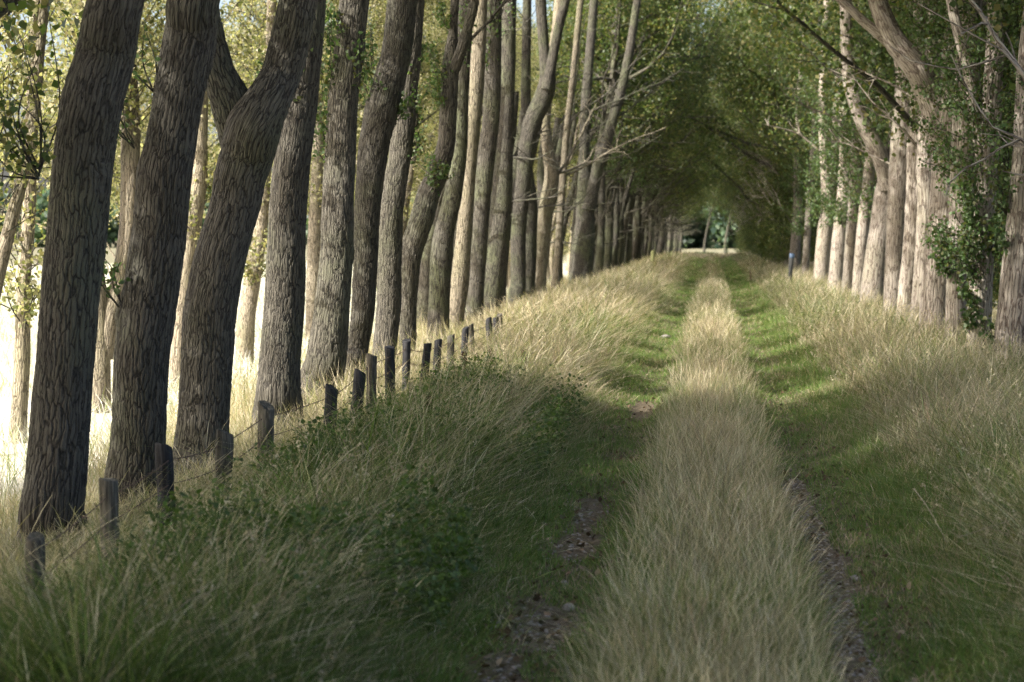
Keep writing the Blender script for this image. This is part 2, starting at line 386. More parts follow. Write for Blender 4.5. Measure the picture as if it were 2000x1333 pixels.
# ------------------------------------------------------------------ trees traced against the photograph, each at its own distance
def trunk_from(Y, pts, base_z, dens, sides, seed, top_z=7.6, flare=True, lump=.07, origin=None, mb=None, up=None):
    P = []; r = []
    for (px, py, wd) in pts:
        p = at(px, py, Y); P.append(p); r.append(wd * .5 * Y / F_PX)
    P = np.array(P); r = np.array(r)
    if base_z is not None:                     # carry the foot down into the ground
        d = unit(P[0] - P[1]); d = unit(d * .5 + np.array([0, 0, -1]))
        k = (P[0][2] - (base_z - .25)) / -d[2]
        if k > .05:
            P = np.vstack([P[0] + d * k, P]); r = np.concatenate([[r[0] * 1.5, r[0] * 1.14], r]); P = np.vstack([P[0], P[0] * .45 + P[1] * .55, P[1:]])
    if top_z is not None and P[-1][2] < top_z:  # carry the stem up to where its crown starts
        d = unit(unit(P[-1] - P[-2]) * .6 + np.array([0, 0, .8]))
        k = (top_z - P[-1][2]) / d[2]
        P = np.vstack([P, P[-1] + d * k * .5, P[-1] + d * k + np.array([0, 0, 0])]); r = np.concatenate([r, [r[-1] * .88, r[-1] * .72]])
    Q = np.column_stack([P, r]); L = np.sum(np.linalg.norm(np.diff(P, axis=0), axis=1))
    rr = np.random.default_rng(int(seed * 10)); 
    # small wander in depth so the stem bends in space too
    Q[1:, 1] += np.cumsum(rr.normal(size=len(Q) - 1)) * .05
    Q = catmull(Q, max(6, int(L / dens)))
    return Q

def build_tree(name, label, Y, lists, back=0, mat=None, near=False, sides=24, dens=.07, seed=1., crown=None, crown_sc=1.0, crown_rz=0,
               shoots=None, shoot_sc=1., group=None, top_z=7.6, limbs=(), extra=None, cat='tree'):
    main = lists[0]
    b = at(main[0][0], main[0][1], Y); bx = b[0]; bz = float(H(bx, Y))
    root = thing(name, (bx, Y, bz), label, cat, group)
    off = np.array([bx, Y, bz]); mb = MB(); tops = []
    for k, l in enumerate(lists):
        Q = trunk_from(Y, l, bz if k == 0 else None, dens, sides, seed + k, top_z=(top_z if k in ([0] if len(lists) == 1 or lists[0][-1][1] < 60 else []) or l[-1][1] < 30 else None))
        mb.tube(Q[:, :3] - off, Q[:, 3], sides, seed * 3.1 + k, .07 if sides > 12 else .05)
        if Q[-1, 2] > top_z - .3: tops.append(Q[-1])
    V, F, B, _ = mb.arrays()
    mk('trunk', V, F, mat, root, bark=B)
    if crown is not None:
        for i, q in enumerate(tops):
            s = crown_sc * (1 if i == 0 else .7)
            rz = crown_rz + rng.uniform(-.6, .6)
            share(crown[0], 'branches', root, q[:3] - off - np.array([0, 0, .1]), rz, s); share(crown[1], 'foliage', root, q[:3] - off - np.array([0, 0, .1]), rz, s)
    for (px, py, dx, dz, wd, ln) in limbs:     # side branches: root pixel, heading on the picture plane, width px, length m
        p = at(px, py, Y) - off; az = math.atan2(rng.normal() * .5, dx); el = math.atan2(dz, abs(dx) + .01)
        P, r = grow_limb(p, az, el, ln, wd * .5 * Y / F_PX, .12, .1, 9); m2 = MB(); m2.tube(catmull(P, 16), np.interp(np.linspace(0, 1, 16), np.linspace(0, 1, 9), r), 8, seed)
        Pd = catmull(P, 16)
        for q in range(7):
            P2, r2 = grow_limb(Pd[rng.integers(5, 15)], az + rng.normal() * .8, el + rng.normal() * .4, rng.uniform(.3, .9) * ln * .35, .012, .2, .1, 6)
            m2.tube(P2, r2, 4, seed + q)
        V, F, B, _ = m2.arrays(); mk('branch', V, F, mat, root, bark=B)
    if shoots is not None:
        sh, (px, py) = shoots
        p = at(px, py, Y) - off
        rz = rng.uniform(0, 6.28)
        # sleeves are modelled with the trunk axis at the origin from the ground up
        share(sh[0], 'shoot_stems', root, (p[0], p[1], 0), rz, shoot_sc); share(sh[1], 'shoot_leaves', root, (p[0], p[1], 0), rz, shoot_sc)
    return root, off

LL, LS, LR = -4.6, -8.5, 3.7
left = [
 ('leftmost big dark poplar, beside the grey fence post at the left frame edge',
  [[(80,1105,150),(96,1040,133),(103,1000,125),(111,900,119),(120,650,116),(127,460,118),(139,300,121),(158,200,119),(181,100,117),(207,0,112),(262,-200,104)]], 96),
 ('second big dark poplar, straight and leaning, just behind the black tarred fence post',
  [[(257,975,124),(259,940,118),(266,860,108),(273,700,108),(283,600,110),(297,500,110),(304,450,108),(318,350,107),(335,250,100),(354,150,100),(373,50,102),(381,0,102),(425,-200,94)]], 266),
 ('large dark poplar whose trunk forks into a wide Y at the top of the picture',
  [[(395,885,112),(400,800,100),(407,700,100),(415,600,101),(434,500,100),(460,400,97),(470,350,100),(486,300,104),(504,250,106),(529,200,88),(549,150,78),(563,100,78),(577,50,75),(590,0,72),(640,-200,64)],
   [(484,330,84),(470,260,86),(456,205,82),(434,150,64),(420,100,52),(412,60,48),(402,0,46),(385,-200,42)]], 400),
 ('grey brown poplar with patchy lit bark and a knot, right of the forked one',
  [[(540,795,98),(543,770,90),(545,700,80),(552,600,79),(557,500,74),(562,400,73),(573,300,72),(583,200,70),(597,100,62),(606,0,58),(622,-200,52)]], 545),
 ('pale sunlit poplar with rough grey bark and green leaves around its upper trunk',
  [[(626,755,92),(636,722,82),(644,700,78),(656,600,69),(663,500,63),(666,400,60),(669,300,59),(674,200,58),(684,100,58),(695,0,57),(720,-200,50)]], 640),
 ('dark poplar bending right halfway up, just right of the pale sunlit trunk',
  [[(697,700,44),(700,680,42),(712,600,45),(716,500,47),(720,400,50),(729,300,58),(739,250,61),(752,200,65),(764,150,62),(776,100,58),(788,0,58),(812,-200,50)]], 703),
 ('brown poplar with a straight trunk seventh from the left, leaves at its upper right',
  [[(751,695,52),(753,670,48),(759,600,48),(762,500,47),(769,400,46),(785,300,44),(795,200,44),(805,100,42),(812,0,40),(830,-200,36)]], 755),
 ('crooked poplar that kinks right and carries a leafy tuft on its bend',
  [[(793,705,36),(795,690,33),(797,600,32),(803,520,36),(808,480,43),(824,430,46),(837,380,44),(857,330,40),(872,280,34),(877,200,33),(880,130,32),(886,60,17),(890,0,15),(892,-150,12)],
   [(880,150,26),(892,125,22),(903,100,20),(915,60,20),(930,0,18),(950,-120,14)]], 797),
 ('broad brown poplar behind the crooked one, its foot in a thin shaft of light',
  [[(855,655,46),(857,600,43),(862,500,43),(868,450,40),(880,400,36),(897,300,30),(902,200,27),(906,100,28),(910,0,32),(918,-150,28)]], 857),
 ('lit beige poplar rising from the straw just left of the last clear fence posts',
  [[(886,655,38),(889,620,36),(897,560,36),(903,500,33),(908,450,31),(917,350,27),(925,250,30),(933,150,31),(940,0,26),(948,-150,22)]], 889),
 ('dark straight poplar directly behind the pair of short tarred posts',
  [[(924,615,37),(926,600,34),(934,500,32),(941,400,32),(950,300,35),(960,200,33),(966,0,30),(974,-150,26)]], 925),
 ('stout poplar with a pale left flank rising right behind the last two fence posts',
  [[(958,605,42),(962,570,40),(970,500,42),(980,400,40),(985,300,35),(990,200,32),(997,0,27),(1003,-150,24)]], 961),
 ('grey poplar that swings right and forks high up, before the pale curved trunk',
  [[(1010,570,34),(1012,550,30),(1013,450,30),(1022,350,30),(1035,250,35),(1055,200,38),(1068,160,34),(1062,100,22),(1055,0,22),(1052,-100,18)],
   [(1068,175,24),(1078,120,20),(1090,60,18),(1105,0,17),(1120,-100,14)]], 1011),
 ('dark slim poplar wedged between two lighter trunks near the brow of the verge',
  [[(1032,560,26),(1034,500,28),(1036,400,28),(1030,320,22),(1028,200,20),(1030,60,18),(1034,-80,16)]], 1033),
 ('pale poplar with a smooth elbow curve, brightest trunk at the brow of the verge',
  [[(1051,565,34),(1053,550,28),(1062,450,27),(1068,400,30),(1078,350,30),(1072,300,24),(1066,240,20),(1075,150,20),(1088,60,20),(1092,0,19),(1100,-100,16)]], 1053),
 ('thin pale poplar standing alone right of the elbow curved trunk',
  [[(1086,550,17),(1088,530,15),(1093,450,15),(1100,350,14),(1108,250,13),(1120,150,12),(1135,0,12),(1145,-80,10)]], 1088),
 ('thick smooth poplar splitting into two leaning stems, last wide trunk of the left row',
  [[(1136,540,46),(1138,520,42),(1143,400,36),(1142,340,26),(1141,300,21),(1144,200,20),(1152,100,18),(1160,0,17),(1165,-80,15)],
   [(1148,410,30),(1165,340,22),(1182,290,21),(1198,230,20),(1215,170,18),(1230,100,17),(1245,0,15)]], 1138),
]
for i, (lab, lists, bxp) in enumerate(left):
    Y = y_for(bxp, LL)
    near = i < 5
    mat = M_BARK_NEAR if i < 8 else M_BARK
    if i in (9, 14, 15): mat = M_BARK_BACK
    sides, dens = ((110, .014) if i < 3 else (80, .02)) if i < 5 else ((56, .03) if i < 8 else (24, .08))
    cr = CROWN[i % 4] if i < 5 else CROWN_THIN[i % 2]
    tz = 6.6 if i < 5 else 7.5
    if i > 12: tz = 9.0
    limbs = ()
    if i == 14: limbs = [(1082,345,1,.8,7,3.0),(1082,340,1,.35,6,3.4)]
    if i == 15: limbs = [(1100,335,.8,1.0,6,2.6),(1102,345,1,.5,5,3.4)]
    if i == 16: limbs = [(1146,260,1,.35,5,4.2),(1150,220,1,.6,5,3.8),(1160,330,1,.8,4,3)]
    if i == 7: limbs = [(884,120,.9,.8,8,2.2)]
    sh = None
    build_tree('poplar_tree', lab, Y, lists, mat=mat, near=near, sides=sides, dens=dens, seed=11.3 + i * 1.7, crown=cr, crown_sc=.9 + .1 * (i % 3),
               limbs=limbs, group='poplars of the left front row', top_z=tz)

# leafy shoots drawn against the picture on named trunks: (pixel of the root, pixel of the tip, distance row)
def px_shoots(parent_name_idx, Y, roots, leaf_size, pal, nleaf, spread=.10, r=.006):
    root = [o for o in bpy.data.objects if o.get('group') and o.type == 'EMPTY'][0]
def add_shoots(tree, Y, sprays, leaf_size, pal, per=26, full=True, dy=-.25):
    off = np.array(tree.location); br = MB(); lf = MB()
    for (x0, y0, x1, y1, k) in sprays:
        a = at(x0, y0, Y)
        for q in range(k):
            b = at(x1 + rng.normal() * 14 * 20 / Y, y1 + rng.normal() * 14 * 20 / Y, Y) + np.array([0, dy + rng.normal() * .15, 0])
            ln = np.linalg.norm(b - a); mid = (a + b) / 2 + rng.normal(size=3) * ln * .10 + np.array([0, 0, -.08 * ln])
            P = catmull([a, mid, b], 12); br.tube(P - off, np.linspace(.008, .003, 12), 5, rng.uniform(0, 50))
            an = P[rng.integers(3, 12, per)]; c = an + rng.normal(size=(per, 3)) * .045
            leaves(lf, c - off, rng.uniform(.55, 1.15, per) * leaf_size, pick(pal, per), full)
    V, F, B, _ = br.arrays(); mk('shoot_stems', V, F, M_BARK, tree, bark=B)
    V, F, _, C = lf.arrays(); mk('shoot_leaves', V, F, M_LEAF, tree, col=C, smooth=False)
LT = [o for o in COL.objects if o.get('group') == 'poplars of the left front row']
YL = [o.location.y for o in LT]
add_shoots(LT[0], YL[0], [(78,330,60,240,2),(76,345,20,170,4),(78,335,85,130,2),(76,350,-20,250,3),(80,330,70,60,2)], .062, PAL_GREEN, 16)
add_shoots(LT[1], YL[1], [(262,290,235,150,3),(262,280,245,190,2),(232,600,195,455,3),(235,590,205,500,2),(300,180,285,60,3)], .06, PAL_SHOOT, 12)
add_shoots(LT[3], YL[3], [(590,150,560,30,4),(575,230,520,110,4),(590,120,600,20,4)], .06, PAL_SHOOT, 22)
add_shoots(LT[4], YL[4], [(655,330,640,210,5),(660,260,650,120,7),(665,180,655,60,7),(675,110,640,20,7),(690,180,715,90,5),(665,330,628,250,3)], .058, PAL_SHOOT, 34)
add_shoots(LT[5], YL[5], [(745,180,725,60,6),(740,230,715,140,5),(765,240,800,190,4)], .055, PAL_SHOOT, 30)
add_shoots(LT[6], YL[6], [(795,260,812,180,6),(790,320,830,260,5),(800,170,818,90,6)], .055, PAL_SHOOT, 34)
add_shoots(LT[7], YL[7], [(845,380,850,315,7),(855,350,868,330,5),(870,220,850,160,7),(870,180,842,90,7),(880,60,870,10,5)], .055, PAL_SHOOT, 34)
for k in (8, 9, 10, 11):
    x0 = [906, 925, 958, 990][k - 8]
    add_shoots(LT[k], YL[k], [(x0,150,x0-8,70,4),(x0,80,x0+6,10,4)], .06, PAL_SHOOT, 24)

# second, sunlit row behind
back = [
 ('thin pale poplar standing against the glaring straw field at the left edge',
  [[(30,835,36),(31,800,34),(36,700,32),(38,560,30),(46,430,27),(52,300,26),(58,150,24),(72,0,22),(85,-150,18)]], 30, 0),
 ('leaning poplar limb cut by the left frame edge, its foot outside the picture',
  [[(-75,900,34),(-60,760,32),(-30,620,30),(-4,500,28),(20,400,26),(42,300,24),(50,200,22),(60,90,20),(75,-60,18)]], -70, 0),
 ('pale forked poplar seen between the two leftmost dark trunks',
  [[(199,840,44),(198,760,42),(196,650,40),(192,560,32),(190,480,28),(192,400,26),(206,320,26),(218,250,28),(228,180,28),(238,60,26),(248,-80,22)],
   [(204,700,34),(216,620,34),(232,540,34),(246,450,38),(250,350,37),(248,250,38),(247,150,34),(246,60,30),(245,-80,26)]], 200, 0),
 ('slightly curved olive brown poplar in the gap before the forked dark trunk',
  [[(343,860,36),(345,800,34),(348,700,34),(360,560,36),(375,450,38),(388,350,36),(392,250,30),(398,150,26),(405,0,24),(410,-100,20)]], 345, 0),
 ('straight pale brown poplar seen right of the forked dark trunk',
  [[(476,800,40),(478,720,38),(483,620,36),(494,540,32),(507,450,26),(514,350,24),(520,250,22),(525,100,20),(530,-60,18)]], 478, 0),
 ('thin pale poplar glimpsed between the knotted trunk and the pale sunlit trunk',
  [[(610,760,34),(612,650,32),(614,550,30),(616,433,27),(622,300,23),(620,200,20),(625,60,18),(630,-60,16)]], 611, 0),
]
BT = []
for i, (lab, lists, bxp, _) in enumerate(back):
    Y = y_for(bxp, LS)
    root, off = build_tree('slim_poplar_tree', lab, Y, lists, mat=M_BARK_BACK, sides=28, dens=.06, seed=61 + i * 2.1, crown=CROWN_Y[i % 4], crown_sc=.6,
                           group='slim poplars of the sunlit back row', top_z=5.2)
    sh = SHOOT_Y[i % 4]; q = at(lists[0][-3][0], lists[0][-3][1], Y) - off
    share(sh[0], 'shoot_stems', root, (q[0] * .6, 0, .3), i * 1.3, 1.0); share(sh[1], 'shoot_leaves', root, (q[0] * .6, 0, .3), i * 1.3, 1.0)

# right row
right = [
 ('big poplar at the right frame edge with a half lit foot and deep bark furrows',
  [[(1972,750,84),(1974,720,76),(1980,640,72),(1988,560,70),(1998,450,66),(2006,300,62),(2012,200,60),(2024,60,56),(2040,-100,52)]], 1973),
 ('dark shaded poplar stump-like between two pale trunks at the right, swallowed by leaves',
  [[(1910,725,46),(1912,690,42),(1916,600,38),(1920,500,36),(1926,380,34),(1936,220,32),(1944,60,28),(1950,-80,26)],
   [(1926,380,22),(1910,260,20),(1893,150,19),(1870,60,17),(1850,-40,15)]], 1912),
 ('narrow pale poplar with white edge beside the dark leaf-wrapped trunk',
  [[(1866,705,38),(1867,680,35),(1868,600,34),(1872,500,35),(1878,400,37),(1883,300,42),(1888,200,44),(1890,100,40),(1895,0,36),(1902,-100,32)],
   [(1888,90,20),(1908,40,20),(1930,0,16),(1960,-60,12)]], 1867),
 ('wide pale poplar throwing a thick limb up and left over the lane',
  [[(1822,690,58),(1824,665,52),(1828,600,50),(1836,500,50),(1846,400,50),(1852,300,52),(1850,250,50),(1856,180,40),(1862,100,34),(1868,0,30),(1874,-100,26)],
   [(1846,290,50),(1834,230,48),(1816,180,46),(1792,135,44),(1768,105,40),(1746,75,36),(1726,30,32),(1705,-30,28),(1680,-100,24)],
   [(1775,115,22),(1745,88,20),(1718,66,17),(1690,42,15),(1665,18,14),(1640,-5,13),(1615,-30,11)]], 1824),
 ('pale pinkish poplar left of the wide one, in dappled shadow',
  [[(1789,672,31),(1791,650,29),(1797,580,30),(1803,500,31),(1808,400,30),(1806,300,28),(1812,200,26),(1822,80,24),(1830,-80,20)]], 1790),
 ('pale poplar with a broad dappled trunk near the middle of the right row',
  [[(1762,665,34),(1765,640,31),(1771,560,31),(1778,500,31),(1786,400,31),(1787,300,30),(1792,200,27),(1796,60,24),(1800,-80,22)]], 1765),
 ('smooth grey tan poplar with a shadow band across it and a high fork',
  [[(1739,640,30),(1741,615,28),(1745,540,31),(1749,460,33),(1753,400,35),(1760,300,37),(1767,200,35),(1772,130,28),(1780,60,22),(1786,-60,18)],
   [(1767,180,24),(1758,120,20),(1745,60,18),(1738,0,16),(1730,-80,13)]], 1741),
 ('bright poplar whose heavy side limb bends left then straight up',
  [[(1700,612,48),(1703,590,42),(1710,520,38),(1720,450,36),(1730,380,36),(1745,310,30),(1756,230,26),(1762,150,24),(1768,50,22),(1772,-60,20)],
   [(1733,370,30),(1726,330,28),(1708,285,27),(1690,250,26),(1672,205,24),(1660,160,23),(1655,100,21),(1653,40,20),(1650,-60,18)]], 1702),
 ('slender poplar half hidden by the bright one with the bent limb',
  [[(1675,580,22),(1676,560,20),(1682,480,20),(1690,400,19),(1700,300,18),(1705,200,17),(1710,60,15),(1713,-40,13)]], 1676),
 ('slender shaded poplar left of the half hidden one, leaves at mid height',
  [[(1655,574,22),(1657,550,20),(1662,480,20),(1668,400,20),(1672,300,18),(1676,200,16),(1682,60,14),(1686,-40,12)]], 1656),
 ('grey poplar with a dappled foot under a bushy green patch',
  [[(1632,558,26),(1634,530,24),(1641,450,23),(1648,380,22),(1650,300,19),(1648,200,17),(1652,60,15),(1655,-40,13)]], 1633),
 ('tan poplar with a forked top, twelfth from the right edge',
  [[(1602,552,28),(1604,530,25),(1610,450,23),(1616,400,20),(1610,300,16),(1606,200,14),(1612,80,12),(1616,-30,11)],
   [(1614,410,16),(1626,340,14),(1632,250,13),(1638,150,11),(1642,40,10)]], 1603),
 ('narrow lit poplar between the tan forked one and the post with blue cap',
  [[(1572,540,16),(1574,510,14),(1578,440,13),(1584,360,12),(1590,260,11),(1596,150,10),(1600,20,9)]], 1573),
 ('pale poplar standing directly behind the grey post with blue cap',
  [[(1549,536,26),(1551,510,23),(1555,460,20),(1558,400,17),(1556,320,14),(1560,220,12),(1566,100,11),(1570,-20,10)]], 1550),
]
RT = []
for i, (lab, lists, bxp) in enumerate(right):
    lists = [[(a_, b_, c_ * (1.18 if 0 < i < 12 else 1.0)) for a_, b_, c_ in l_] for l_ in lists]
    Y = y_for(bxp, LR)
    limbs = ()
    if i == 9: limbs = [(1662,260,-1,.9,6,2.4)]
    if i == 6: limbs = [(1755,330,-1,.8,5,1.8)]
    if i == 11: limbs = [(1606,300,-1,.9,5,2.6)]
    if i == 4: limbs = [(1806,300,-1,.7,6,2.0),(1806,200,-1,.25,5,1.8)]
    if i == 0: limbs = ()
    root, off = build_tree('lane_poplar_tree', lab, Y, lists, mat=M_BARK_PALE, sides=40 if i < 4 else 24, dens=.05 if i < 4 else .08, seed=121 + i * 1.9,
                           crown=CROWN[i % 4] if i < 2 or i > 7 else CROWN_THIN[i % 2], crown_sc=1.0, crown_rz=math.pi, limbs=limbs, group='poplars of the right row', top_z=6.0 if i < 5 else 7.0)
    RT.append(root)
def sleeve(root, mesh, dx, dz, sc, rz, dy=0.):
    share(mesh[0], 'shoot_stems', root, (dx, dy, dz), rz, sc); share(mesh[1], 'shoot_leaves', root, (dx, dy, dz), rz, sc)
sleeve(RT[1], SHOOT_G[0], .12, -.2, .95, 1); sleeve(RT[1], SHOOT_G[1], .1, .3, .85, 3)
sleeve(RT[0], SHOOT_G[2], .35, 1.4, .6, 2)
sleeve(RT[2], SHOOT_G[3], .1, 1.6, .8, 2); sleeve(RT[3], SHOOT_G[1], .25, 2.2, .8, 4)
sleeve(RT[7], SHOOT_G[0], .2, 2.6, .9, 5)
for k in (8, 9, 10, 11): sleeve(RT[k], SHOOT_G[k % 4], .2, .7, 1.15, k)
for k in (3, 4, 5, 6, 7): sleeve(RT[k], SHOOT_G[(k + 1) % 4], .2 + .1 * (k % 3), 3.0 + .4 * (k % 2), 1.0, k * 1.3)
sleeve(RT[12], SHOOT_G[2], .2, .3, 1.2, 2); sleeve(RT[13], SHOOT_G[1], .1, 1.8, 1.2, 1)
add_shoots(RT[1], RT[1].location.y, [(1905,560,1880,480,6),(1910,600,1875,560,6),(1912,640,1885,610,5),(1915,520,1905,430,6),(1915,460,1890,400,6),(1900,420,1870,350,5),(1935,500,1945,420,6)], .07, PAL_SHOOT, 24)
add_shoots(RT[2], RT[2].location.y, [(1855,500,1815,460,6),(1858,540,1825,500,6),(1850,520,1840,440,6)], .07, PAL_SHOOT, 24)
add_shoots(RT[0], RT[0].location.y, [(1942,680,1935,625,3),(1960,500,1940,440,5),(1965,420,1945,340,6),(1968,330,1950,250,6)], .065, PAL_SHOOT, 20)

# ------------------------------------------------------------------ modelled tree kinds for the long far stretch
def far_trunk(kind, rbase, ztop, mat, limb_side=1, nl=4):
    mb = MB()
    lean = rng.uniform(.25, .9); s1 = rng.normal() * .25; s2 = rng.normal() * .3
    zz = np.linspace(-.3, ztop, 8); t = (zz + .3) / (ztop + .3)
    P = np.stack([lean * t ** 1.3 + s1 * np.sin(t * 5) * .5, s2 * np.sin(t * 4) * .4, zz], -1)
    r = rbase * (1.25 - .3 * np.minimum(t * 6, 1) - .42 * t)
    Q = catmull(np.column_stack([P, r]), 26); mb.tube(Q[:, :3], Q[:, 3], 12, rng.uniform(0, 80), .08)
    tops = [Q[-1, :3]]
    if kind == 'fork':
        st = Q[11]; P2, r2 = grow_limb(st[:3], 0 if rng.uniform() < .6 else 2.6, R(62), ztop - st[2] + .6, st[3] * .75, .08, .9, 8)
        mb.tube(catmull(P2, 16), np.linspace(st[3] * .75, st[3] * .4, 16), 10, rng.uniform(0, 80)); tops.append(P2[-1])
    lb = MB()
    for k in range(nl):
        q = Q[rng.integers(10, 25)]; az = (0 if limb_side > 0 else math.pi) + rng.normal() * .7
        Pl, rl = grow_limb(q[:3], az, R(rng.uniform(15, 72)), rng.uniform(1.4, 4.4), .035, .13, .0, 9); Pd = catmull(Pl, 16)
        lb.tube(Pd, np.linspace(.04, .012, 16), 6, rng.uniform(0, 80))
        for w_ in range(6):
            P3, r3 = grow_limb(Pd[rng.integers(5, 16)], az + rng.normal() * .7, R(rng.uniform(-20, 60)), rng.uniform(.5, 1.4), .013, .2, .0, 6); lb.tube(P3, r3, 4, rng.uniform(0, 80))
    V, F, B, _ = mb.arrays(); a = mk('trunk', V, F, mat, bark=B); V, F, B, _ = lb.arrays(); b = mk('branches', V, F, mat, bark=B)
    ma, mbb = a.data, b.data; bpy.data.objects.remove(a); bpy.data.objects.remove(b)
    return ma, mbb, tops
FL = [far_trunk('fork' if k % 2 else 'one', .2 + .02 * (k % 3), 6.2, M_BARK, 1, 4) for k in range(9)]
FB = [far_trunk('fork' if k % 2 else 'one', .15, 5.2, M_BARK_BACK, -1, 2) for k in range(4)]
FR = [far_trunk('fork' if k % 2 else 'one', .2, 5.6, M_BARK_PALE, -1, 3) for k in range(4)]
def far_tree(name, x, y, proto, crown, label, group, sc=1., crz=0, sleeve_=None, cs=1., drop=0.):
    root = thing(name, (x, y, float(H(x, y))), label, 'tree', group)
    ma, mb_, tops = proto
    share(ma, 'trunk', root, sc=sc); share(mb_, 'branches', root, sc=sc)
    if crown:
        for i, tp in enumerate(tops):
            rz = crz + rng.uniform(-.7, .7); loc = (tp[0] * sc, tp[1] * sc, tp[2] * sc - .15 - drop)
            share(crown[0], 'branches', root, loc, rz, cs * (1 if i == 0 else .75)); share(crown[1], 'foliage', root, loc, rz, cs * (1 if i == 0 else .75))
    if sleeve_: sleeve(root, sleeve_, .12, 0, 1.0, rng.uniform(0, 6))
    return root
y = YL[-1] + 4; k = 0
while y < 296:
    far_tree('poplar_tree', LL + rng.normal() * .18, y, FL[rng.integers(0, 9)], (CROWN if k % 4 == 0 else CROWN_THIN)[k % 2], 'slim dark poplar in the crowded far stretch of the left row', 'far poplars of the left row', rng.uniform(.75, 1.25), 0, None, rng.uniform(.95, 1.25), .6 + (1.2 if y > 140 else 0))
    if k % 2: sleeve([o for o in COL.objects if o.get('group') == 'far poplars of the left row'][-1], SHOOT_G[k % 4], .5, rng.uniform(2.4, 3.6), 1.25, k)
    y += rng.uniform(2.2, 3.4) * (1 if y < 200 else 1.5); k += 1
y = y_for(611, LS) + 5
while y < 200:
    far_tree('slim_poplar_tree', LS + rng.normal() * .3, y, FB[rng.integers(0, 4)], CROWN_Y[k % 4], 'slim back-row poplar half hidden between the trunks of the left front row', 'far poplars of the back row', rng.uniform(.9, 1.15), math.pi, SHOOT_Y[rng.integers(0, 4)], .6 if y < 90 else .75)
    y += rng.uniform(2.6, 4.2); k += 1
y = RT[-1].location.y + 5
while y < 275:
    far_tree('lane_poplar_tree', LR + rng.normal() * .15, y, FR[rng.integers(0, 4)], (CROWN[k % 4] if y < 130 or k % 3 == 0 else CROWN_THIN[k % 2]), 'far poplar of the right row clothed in green leaves down to the grass', 'far poplars of the right row', rng.uniform(.9, 1.1), math.pi, SHOOT_LOW[k % 2], 1.25, .8 + (1.0 if y > 140 else 0))
    y += rng.uniform(3.6, 5.2) * (1 if y < 200 else 1.5); k += 1
# a looser third row out in the straw field and a leafy row behind the right trunks
y = 44.
while y < 110:
    far_tree('field_poplar_tree', -13.2 + rng.normal() * .5, y, FB[k % 4], CROWN_Y[k % 4], 'sunlit yellow green poplar out in the straw field behind the back row', 'poplars out in the field', rng.uniform(.55, .7), 0, None, .72, .6)
    y += rng.uniform(6, 8.5); k += 1
y = 27.
while y < 150:
    far_tree('leafy_tree', 6.6 + rng.normal() * .4, y, FR[k % 4], CROWN[k % 4], 'dark leafy tree closing the gaps behind the right row of trunks', 'leafy trees behind the right row', rng.uniform(.9, 1.1), math.pi, SHOOT_LOW[k % 2], 1.1, 2.2)
    y += rng.uniform(2.6, 4.0); k += 1
y = 47.
while y < 200:
    far_tree('poplar_tree', -5.9 + rng.normal() * .25, y, FL[rng.integers(0, 9)], None, 'dark slim poplar standing half hidden close behind the left front trunks', 'half hidden poplars behind the left front row', rng.uniform(.8, 1.0), 0, None, .9, .3)
    y += rng.uniform(3.4, 5.0); k += 1
# trees beside and behind the camera whose crowns shade the near lane; unseen field row added for it
for y in np.arange(-12, 18, 3.6):
    if y < 6: far_tree('poplar_tree', LL - .1, y, FL[k % 6], CROWN_THIN[k % 2], 'front-row poplar standing outside the left frame edge', 'poplars outside the frame', 1., 0, None, 1.1, .8)
    far_tree('slim_poplar_tree', LS - .2, y + 1.5, FB[k % 4], (CROWN if k % 2 else CROWN_THIN)[k % 2], 'back-row poplar standing outside the left frame edge', 'poplars outside the frame', 1., 0, SHOOT_G[k % 2], 1.05, 1.2) if y < 10 or k % 2 else None
    far_tree('field_poplar_tree', -13., y, FB[k % 4], (CROWN_THIN if k % 2 else CROWN)[(k + 2) % 2], 'unseen field poplar added outside the left frame edge to shade the lane', 'poplars outside the frame', 1., 0, SHOOT_G[k % 2], 1.05, 1.2); k += 1
for y in (6., 15., 23.):
    far_tree('lane_poplar_tree', LR, y, FR[k % 4], CROWN_THIN[k % 2], 'right-row poplar standing outside the right frame edge', 'poplars outside the frame', 1., math.pi, None, 1.0); k += 1
# two lone trees in the field beyond the lane
for px, lab in ((1375, 'left one of the two slim trees where the lane ends'), (1418, 'right one of the two slim trees where the lane ends')):
    Y = 315.; p = at(px, 500, Y)
    r_ = far_tree('field_tree', p[0], Y, FL[0 if px < 1400 else 2], CROWN_THIN[0 if px < 1400 else 1], lab, 'lone trees at the end of the lane', 1.0, 0, None, 1.0)
    if px > 1400: sleeve(r_, SHOOT_G[0], 0, -.8, .45, 0)

# ------------------------------------------------------------------ far wood, low dark leaf band
mb = MB()
PAL_FAR_HAZE = np.array([[.06, .10, .06], [.09, .14, .085], [.13, .18, .11], [.05, .085, .06]])  # distance haze put into the leaf colours as a bluish cast
for xx in np.arange(-420, 170, 8.5):
    yy = 480 + rng.normal() * 8 + (40 if xx < -60 else 0); hh = rng.uniform(14, 22); rad = rng.uniform(5, 8)
    n = 2600; d = rvec(n); sp_ = rng.uniform(.45, 1.05, (n, 1)); lob = 1 + .22 * np.sin(d[:, :1] * 6 + xx) * np.cos(d[:, 2:3] * 7 + xx)
    P = np.array([xx, yy, hh * .46 - 1.2]) + d * sp_ * lob * np.array([rad, rad, hh * .52])
    P = P[P[:, 2] > -1.4]; leaves(mb, P, rng.uniform(.9, 1.9, len(P)), pick(PAL_FAR_HAZE, len(P)))
V, F, _, C = mb.arrays(); fw = mk('distant_wood', V, F, M_LEAF, col=C, smooth=False)
tag(fw, 'wood tinted bluish green for distance haze along the far side of the straw field', 'wood', kind='stuff')
